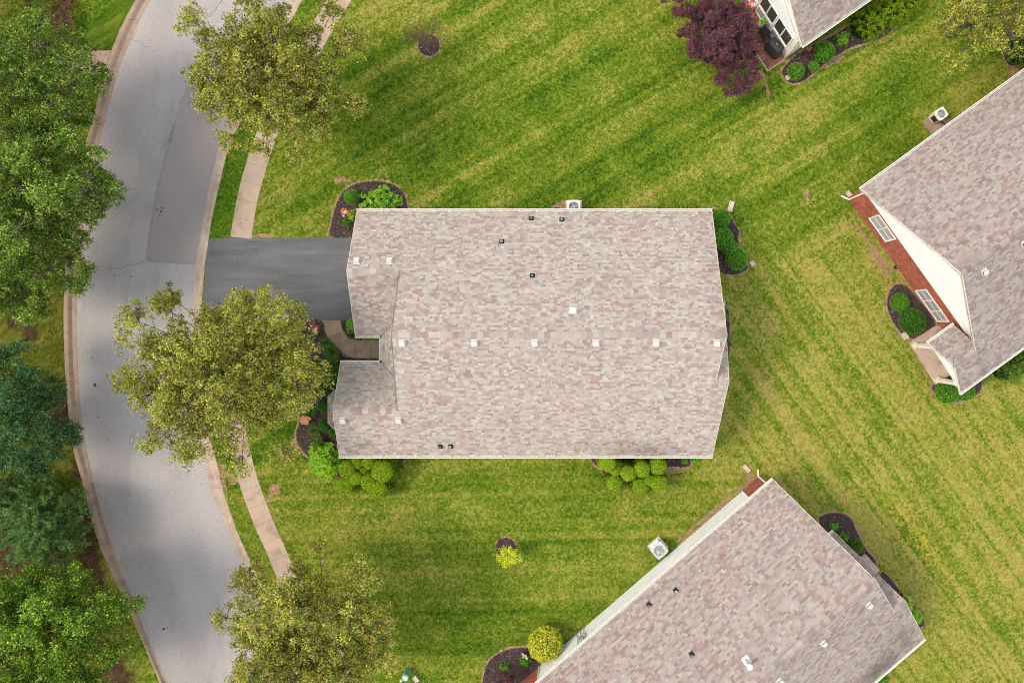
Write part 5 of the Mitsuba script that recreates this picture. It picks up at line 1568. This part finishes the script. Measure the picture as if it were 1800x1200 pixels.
# beds of the middle house
shrub('round_shrub', 'small clipped round shrub at the left of the upper mulch bed by the middle house', 614.5, 344, 13.8, BOX, 201, h=0.95, leaf=0.020)
loose_shrub('leafy_shrub', 'wide bright green leafy shrub tucked behind the upper left gutter of the middle house', 664, 351, 42, 25, 1.15, (BRIGHT[0], [0.45, 0.25, 0.08, 0.22]), 202, n_cl=230, per=16, leaf=0.050)
flowers('flowering_plant', 'small plant with orange red and white flowers in the bed by the upper left gutter', 606, 373, 6.5, 0.35, [(0.62, 0.13, 0.06), (0.75, 0.66, 0.62)], 203)
loose_shrub('low_plant', 'low dark green leafy plant below the orange flowers in the upper mulch bed', 608, 391, 8.5, 8.5, 0.35, DARKGREEN, 204, n_cl=36, per=10, leaf=0.045)
loose_shrub('low_plant', 'yellow green plant by the roof edge in the upper mulch bed', 618, 377, 7, 9, 0.4, BRIGHT, 205, n_cl=36, per=10, leaf=0.045)
loose_shrub('leafy_shrub', 'small green shrub between the entry walk and the garage roof', 614.5, 570, 8.5, 15, 0.9, (BRIGHT[0], [0.5, 0.25, 0.05, 0.2]), 206, n_cl=70, per=12, leaf=0.04)
flowers('flowering_plant', 'plant with red and white blossoms beside the start of the entry walk', 553.5, 580, 9, 0.5, [(0.55, 0.05, 0.07), (0.80, 0.76, 0.72)], 207, n_f=30)
G3 = 'clipped round shrubs along the left gable of the middle house'
for i, (a, b, q, lab) in enumerate(((588, 661, 17, 'largest dark clipped round shrub by the left gable, uppermost, partly under the roof edge'), (568.5, 684, 13.5, 'dark clipped round shrub left of the bay window corner, second from the top'), (566.5, 713, 14, 'dark clipped round shrub directly left of the bay window'), (568, 748.5, 12.8, 'dark clipped round shrub at the lower left corner of the bay window'), (586, 760, 13, 'dark clipped round shrub half under the roof edge below the bay window'))):
    shrub('round_shrub', lab, a, b, q, DARKBOX, 210 + i, h=1.0, leaf=0.018, group=G3)
blade_clump('ornamental_grass', 'spiky green grass clump just below the curve of the entry walk', 584, 620, 19, 0.6, DARKGREEN, 221, n=260)
blade_clump('ornamental_grass', 'spiky green grass clump between the tree and the curve of the entry walk', 573, 603, 15, 0.55, DARKGREEN, 222, n=200)
blade_clump('ornamental_grass', 'spiky dark grass clump above the largest clipped shrub', 584, 641, 14, 0.5, DARKGREEN, 223, n=190)
blade_clump('ornamental_grass', 'fine grass clump beside the clipped shrub at the bay window', 545, 722, 16, 0.55, DARKGREEN, 224, n=220)
blade_clump('ornamental_grass', 'fine grass clump above the bright leafy shrub in the left bed', 552, 756, 13, 0.5, DARKGREEN, 225, n=170)
flowers('flowering_plant', 'rose plant with red blossoms half covered by the street tree', 549, 649, 9, 0.5, [(0.58, 0.07, 0.09)], 226, n_f=18, size=0.06)
flowers('flowering_plant', 'plant with pinkish tan blossoms beside the dark mulch left of the bay window', 536, 738, 9, 0.5, [(0.55, 0.28, 0.18)], 227, n_f=18, size=0.07)
loose_shrub('leafy_shrub', 'dark green leafy shrub just above the large bright one at the lower left house corner', 556, 778, 13, 12, 0.8, (DARKGREEN[0], [.3, .3, .25, .15]), 228, n_cl=80, per=12, leaf=0.045)
loose_shrub('leafy_shrub', 'large bright green leafy shrub at the lower left corner of the middle house', 566, 813, 33, 35, 1.3, BRIGHT, 229, n_cl=300, per=18, leaf=0.062, wd=0.36)
# tall clipped evergreens: heads as seen, each a cone rounded at the top
def column_shrub(px, py, rpx, hh, seed, label, wide, group):
    r = np.random.default_rng(seed)
    tip = P(px, py, hh * 0.88)
    R_ = 1.14 * rpx * (H - hh) / F * 1.02
    n = int(np.clip(3000 * R_ * (hh + 0.6) * wide, 1800, 7500))
    z = r.random(n) ** 0.75
    prof = lambda z: np.where(z < 0.80, wide - (wide - 1) * (z / 0.80), np.sqrt(np.clip(1 - ((z - 0.80) / 0.2001) ** 2, 0.0, 1)))
    a = r.uniform(0, 6.283, n)
    capn = n // 3
    z[:capn] = 0.80 + 0.2 * np.sqrt(1 - r.random(capn))
    rr = R_ * prof(z) * np.where(np.arange(n) < capn, 1, r.uniform(0.88, 1.03, n)) * (1 + 0.05 * np.sin(5 * a + seed))
    pos = np.stack([rr * np.cos(a), rr * np.sin(a), 0.03 + z * hh], 1)
    nr = np.stack([np.cos(a), np.sin(a), np.where(z > 0.8, (z - 0.8) * 7, 0.15)], 1)
    nrm = unit(unit(nr) + r.normal(size=(n, 3)) * 0.5)
    axd = unit(np.array([0, 0, 1.0]) + nr * 0.5 + r.normal(size=(n, 3)) * 0.35)
    co = palette(r, n, *ARB, clump=np.sin(9 * a) * np.sin(14 * z) + r.normal(0, .5, n) + np.where(np.arange(n) < capn, 1.0, -1.2), amount=0.16)  # tops lighter, sides darker: shade between heads painted into the leaf colour
    L = 0.040 * r.uniform(0.7, 1.3, n)
    v, f, co = leaves(pos, nrm, axd, L, L * 0.45, co, 0.1)
    zs = np.linspace(0, 1, 9)
    cm = lathe(np.c_[R_ * 0.84 * np.maximum(prof(zs), 0.02), 0.02 + zs * hh * 0.97], 14)
    key = thing('clipped_evergreen', label, 'evergreen shrub', group)
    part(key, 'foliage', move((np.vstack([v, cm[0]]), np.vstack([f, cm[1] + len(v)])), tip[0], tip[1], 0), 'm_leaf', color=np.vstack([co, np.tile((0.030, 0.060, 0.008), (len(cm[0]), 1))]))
    part(key, 'stem', move(tube([(0, 0, 0), (0, 0, hh * 0.5)], [0.03, 0.02], 5), tip[0], tip[1], 0), 'm_bark')


G4 = 'clipped yellow green evergreens in the clump at the lower left of the middle house'
lbl4 = ['leftmost head of the lower left evergreen clump, beside the bright leafy shrub', 'small rounded evergreen under the gutter, second from the left of the top row', 'rounded evergreen touching the gutter, third of the top row of the left clump', 'small low evergreen in the middle of the left clump', 'rounded evergreen left of the middle of the left clump', 'bottom left evergreen of the lower left clump', 'tall evergreen in the bottom row of the left clump, middle one', 'bottom evergreen of the left clump, farthest from the house', 'largest evergreen at the right end of the left clump with a wide skirt']
for i, (a, b, q, hh, wd_) in enumerate(((608.5, 825, 12.5, 1.5, 1.15), (628, 813, 9.5, 1.3, 1.1), (649, 811.5, 11.5, 1.7, 1.1), (641, 829, 8.5, 1.1, 1.1), (625.5, 840.5, 10.5, 1.4, 1.15), (607, 852.5, 12.5, 1.2, 1.3), (648, 847, 13, 1.5, 1.25), (664.5, 859.5, 13.5, 1.5, 1.35), (671.5, 828.5, 16.5, 2.0, 1.55))):
    column_shrub(a, b, q, hh, 240 + i, lbl4[i], wd_, G4)
G5 = 'clipped yellow green evergreens in the clump at the lower right of the middle house'
lbl5 = ['tall evergreen rising over the gutter at the left end of the right clump', 'rounded evergreen second from the left of the right clump', 'tall oval evergreen in the middle of the right clump', 'tall oval evergreen right of the middle of the right clump, near the gutter', 'upper right evergreen of the right clump, touching the gutter', 'bottom left evergreen of the right clump', 'low wide evergreen at the bottom middle of the right clump', 'small narrow evergreen between the two right ones of the right clump', 'bottom right evergreen of the right clump']
for i, (a, b, q, hh, wd_) in enumerate(((1067, 813, 14, 2.7, 1.15), (1083, 823, 11.5, 1.9, 1.1), (1104.5, 832, 12, 2.4, 1.1), (1129, 825, 12.5, 2.4, 1.1), (1156.5, 819, 13.5, 2.2, 1.1), (1080, 848, 12.5, 1.6, 1.6), (1126, 855, 13, 1.3, 1.6), (1143, 844, 8.5, 1.5, 1.1), (1158.5, 850, 13, 1.8, 1.25))):
    column_shrub(a, b, q, hh, 260 + i, lbl5[i], wd_, G5)
loose_shrub('low_plant', 'low green plant under the gutter right of the evergreen clump', 1203, 810, 6, 5, 0.3, BOX, 280, n_cl=30, per=10, leaf=0.04)
loose_shrub('low_plant', 'second low green plant under the gutter near the lower right corner of the middle house', 1224, 808, 9, 5, 0.3, BOX, 281, n_cl=36, per=10, leaf=0.04)
shrub('hedge_shrub', 'upper clipped shrub of the hedge at the right side of the middle house', 1270.5, 381, 18.5, BOX, 283, h=1.3, leaf=0.024, ry=19)
shrub('hedge_shrub', 'middle clipped shrub of the hedge at the right side of the middle house', 1273.5, 417, 20, BOX, 284, h=1.25, leaf=0.024, ry=21)
shrub('hedge_shrub', 'lowest clipped shrub of the hedge at the right side of the middle house', 1299, 452.5, 19.5, BOX, 285, h=1.25, leaf=0.024, ry=23, rz=25)
shrub('hedge_shrub', 'clipped shrub joining the middle and lowest ones of the right hedge', 1287, 434, 15, BOX, 286, h=1.2, leaf=0.024)
loose_shrub('low_plant', 'narrow green plant at the right gable just above its lower roof', 1279, 594, 5, 9, 0.5, DARKGREEN, 287, n_cl=30, per=10, leaf=0.04)
loose_shrub('low_plant', 'narrow dark plant at the right gable near the top of the mulch strip', 1276, 556, 4, 9, 0.5, DARKGREEN, 288, n_cl=30, per=10, leaf=0.04)
# upper house
shrub('round_shrub', 'clipped round shrub nearest the patio corner of the upper house', 1403.5, 121, 15.5, BOX, 291, h=0.95, leaf=0.022)
shrub('round_shrub', 'smallest clipped shrub of the upper bed, between the two larger ones', 1433, 114, 10, BOX, 292, h=0.6, leaf=0.022)
shrub('round_shrub', 'large clipped round shrub of the upper bed below the gutter', 1455, 85, 19, BOX, 293, h=1.2, leaf=0.024)
loose_shrub('leafy_shrub', 'small leafy shrub against the long juniper below the upper house', 1483, 66, 12, 12, 0.9, (BRIGHT[0], [.5, .2, .05, .25]), 294, n_cl=80, per=12, leaf=0.035)


def spread_bush(name, label, path, r0, h, pal, seed, n_cl=420, per=26, leaf=0.034):
    """A spreading evergreen: feathery sprays over a long low mound."""
    r = np.random.default_rng(seed)
    q = np.array([P(a, b, h * 0.6) for a, b in path])
    t = r.uniform(0, len(q) - 1.0001, n_cl); i = t.astype(int); fr = (t - i)[:, None]
    ax = q[i] * (1 - fr) + q[i + 1] * fr
    d = unit(r.normal(size=(n_cl, 3)) + [0, 0, 0.6]); d[:, 2] = abs(d[:, 2])
    cc = np.c_[ax, np.zeros(n_cl)] + d * [r0, r0, h] * r.uniform(0.7, 1.0, (n_cl, 1))
    n = n_cl * per; ci = np.repeat(np.arange(n_cl), per)
    dirs_ = unit(d + [0.1, -0.2, 0.3] + r.normal(size=(n_cl, 3)) * 0.3)
    pos = cc[ci] + dirs_[ci] * r.uniform(-0.10, 0.16, (n, 1)) + r.normal(0, 0.045, (n, 3))
    pos[:, 2] = np.maximum(pos[:, 2], 0.05)
    axd = unit(dirs_[ci] + r.normal(size=(n, 3)) * 0.6)
    v, f, co = leaves(pos, unit(r.normal(size=(n, 3)) * 0.5 + d[ci] + [0, 0, 0.5]), axd, leaf * r.uniform(.7, 1.3, n), leaf * 0.34, palette(r, n, *pal, clump=r.normal(0, 1, n_cl)[ci], amount=0.16), 0.1)
    key = thing(name, label, 'evergreen shrub')
    ms = []
    cq = q.mean(0)
    for a, b in zip(q[:-1], q[1:]):
        for k in range(4):
            m = a + (b - a) * (k + 0.5) / 4
            s = trimesh.creation.icosphere(subdivisions=2)
            ms.append((np.array(s.vertices) * [r0 * 0.66, r0 * 0.66, h * 0.62] + [m[0], m[1], 0], np.array(s.faces)))
    cv, cf = cat(ms)
    cv[:, 2] = np.maximum(cv[:, 2], 0.01)
    part(key, 'foliage', (np.vstack([v, cv]), np.vstack([f, cf + len(v)])), 'm_leaf', color=np.vstack([co, np.tile((0.030, 0.055, 0.008), (len(cv), 1))]))
    part(key, 'stem', tube([(*q[0], 0.02), (*cq, 0.12), (*q[-1], 0.02)], 0.03, 5), 'm_bark')


spread_bush('juniper', 'long yellow green juniper hedge below the gutter of the upper house', [(1522, 40), (1548, 26), (1575, 10), (1600, -10), (1625, -32)], 1.15, 1.3, (ARB[0], [.4, .28, .08, .24]), 296, n_cl=1000, per=26)
# right house
shrub('round_shrub', 'clipped round shrub, upper of two in the curved bed by the brick wall', 1587.5, 531, 17, BOX, 301, h=1.0, leaf=0.024)
shrub('square_shrub', 'larger clipped shrub, lower of two in the curved bed by the brick wall', 1611.5, 565, 24, (DARKBOX[0], [.2, .3, .4, .1]), 302, h=1.2, ry=26, leaf=0.026, rz=30)
shrub('round_shrub', 'large clipped round shrub below the porch column of the right house', 1673, 691, 22, BOX, 303, h=1.1, leaf=0.026)
shrub('round_shrub', 'smaller clipped shrub at the porch gutter of the right house', 1704, 690, 17, BOX, 304, h=1.0, leaf=0.026)
spread_bush('juniper', 'dark green spreading bush at the right edge below the right house gutter', [(1772, 652), (1800, 640), (1830, 622)], 0.95, 1.3, (DARKGREEN[0], [.3, .3, .3, .1]), 305, n_cl=420)
loose_shrub('low_plant', 'low green plant between the gutter and the spreading bush at the right edge', 1733, 668, 8, 8, 0.35, BOX, 306, n_cl=30, per=10, leaf=0.04)
spread_bush('corner_bush', 'dark green bush at the right edge above the right house roof', [(1796, 88), (1825, 70)], 0.8, 1.3, (DARKGREEN[0], [.35, .3, .15, .2]), 307, n_cl=300)
# lower right house
shrub('round_shrub', 'dark clipped shrub at the porch slab of the lower right house', 1509.5, 963, 13.5, DARKGREEN, 311, h=1.0, leaf=0.024)
loose_shrub('low_plant', 'low green plant highest in the rounded bed of the lower right house', 1467, 924.5, 9, 7, 0.4, BOX, 312, n_cl=40, per=10, leaf=0.045)
loose_shrub('low_plant', 'low green plant under the porch gutter of the lower right house', 1484.5, 943, 9, 8, 0.45, BOX, 313, n_cl=40, per=10, leaf=0.045)
loose_shrub('leafy_shrub', 'bright yellow green bush peeking out from under the lower right roof, upper one', 1597, 1063, 10, 15, 0.8, BRIGHT, 314, n_cl=70, per=14, leaf=0.045)
loose_shrub('leafy_shrub', 'bright yellow green bush peeking out from under the lower right roof, lower one', 1613, 1086, 11, 12, 0.8, BRIGHT, 315, n_cl=70, per=14, leaf=0.045)
loose_shrub('leafy_shrub', 'dark green bush under the right gutter of the lower right house at the bottom edge', 1548, 1199, 18, 12, 0.7, BOX, 316, n_cl=80, per=14, leaf=0.045)
shrub('golden_shrub', 'round golden yellow shrub with a few red leaves against the white wall', 958, 1142, 31, GOLD, 320, h=1.7, leaf=0.056, n=3400, rough=0.10)
loose_shrub('low_plant', 'low green plant at the middle of the bottom mulch bed', 886, 1173, 9, 6, 0.35, BOX, 321, n_cl=36, per=10, leaf=0.045)
loose_shrub('low_plant', 'low green plant beside the golden shrub in the bottom mulch bed', 922, 1163, 8, 8, 0.35, BOX, 322, n_cl=36, per=10, leaf=0.045)
crown_tree('purple_maple', 'small purple leaved maple in the bottom mulch bed', 'tree', P(893, 1186), Pc(888, 1194, 1.1), (0.55, 0.5, 0.4), 323, PURPLE, n_lobes=10, n_cl=70, per=40, leaf=0.034, cl_r=0.11, trunk_r=0.03)
flowers('flowering_plant', 'small pink flowering plant at the left of the golden shrub', 921.5, 1153, 4, 0.35, [(0.75, 0.42, 0.38)], 324, n_f=12)
flowers('flowering_plant', 'small red flowers in the mulch under the gutter of the upper house', 1422, 85, 4.5, 0.3, [(0.65, 0.10, 0.08)], 325, n_f=10)
# potted plant
k = thing('potted_plant', 'white pot with a bright green plant beside the glazed porch', 'potted plant')
c = P(1337, 45)
part(k, 'pot', move(lathe([(0.0, 0.012), (0.15, 0.012), (0.20, 0.36), (0.215, 0.38), (0.19, 0.38), (0.18, 0.33), (0.0, 0.33)], 20), *c), 'm_terracotta', smooth=40)
r = np.random.default_rng(330)
n = 160
d = unit(r.normal(size=(n, 3)) + [0, 0, .6])
v, f, co = leaves(d * [0.2, 0.2, 0.2] * r.uniform(.4, 1, (n, 1)) + [0.02, 0.03, 0.48], unit(d + [0, 0, .8]), d, 0.06, 0.03, palette(r, n, *BRIGHT), .2)
part(k, 'foliage', move((v, f), *c), 'm_leaf', color=co)
flowers('flowering_plant', 'red and white flowers at the top edge beside the glazed porch', 1322, 9, 7, 0.6, [(0.62, 0.07, 0.06), (0.8, 0.78, 0.75)], 331, n_f=40)

# ------------------------------------------------------------------ grass
def grass(poly, density, seed, x0, y0, x1, y1):
    r = np.random.default_rng(seed)
    n = int((x1 - x0) * (y1 - y0) * density)
    q = np.stack([r.uniform(x0, x1, n), r.uniform(y0, y1, n)], 1)
    q = q[shapely.contains_xy(poly, q[:, 0], q[:, 1])]
    n = len(q)
    a = r.uniform(0, 6.283, (n, 3)) if True else 0
    vs, fs = [], []
    for k in range(2):
        d = np.stack([np.cos(a[:, k]), np.sin(a[:, k])], 1)
        s = np.stack([-d[:, 1], d[:, 0]], 1) * r.uniform(0.010, 0.022, (n, 1))
        b = q + r.normal(0, 0.02, (n, 2))
        lean = r.uniform(0.02, 0.075, (n, 1))
        v = np.stack([np.c_[b + s, np.zeros(n)], np.c_[b - s, np.zeros(n)], np.c_[b + d * lean, r.uniform(0.025, 0.06, n)]], 1).reshape(-1, 3)
        vs.append(v); fs.append(np.arange(3 * n).reshape(-1, 3) + k * 3 * n)
    return np.vstack(vs), np.vstack(fs)


x0, y1 = P(-25, -25); x1, y0 = P(1825, 1225)
free = lawn_poly.intersection(sbox(x0, y0, x1, y1)).difference(unary_union(solid + [b.buffer(-0.05) for b in beds] + footprints))
shapely.prepare(free)
k = thing('grass', 'short green and straw coloured grass blades of the lawns', 'grass', kind='stuff')
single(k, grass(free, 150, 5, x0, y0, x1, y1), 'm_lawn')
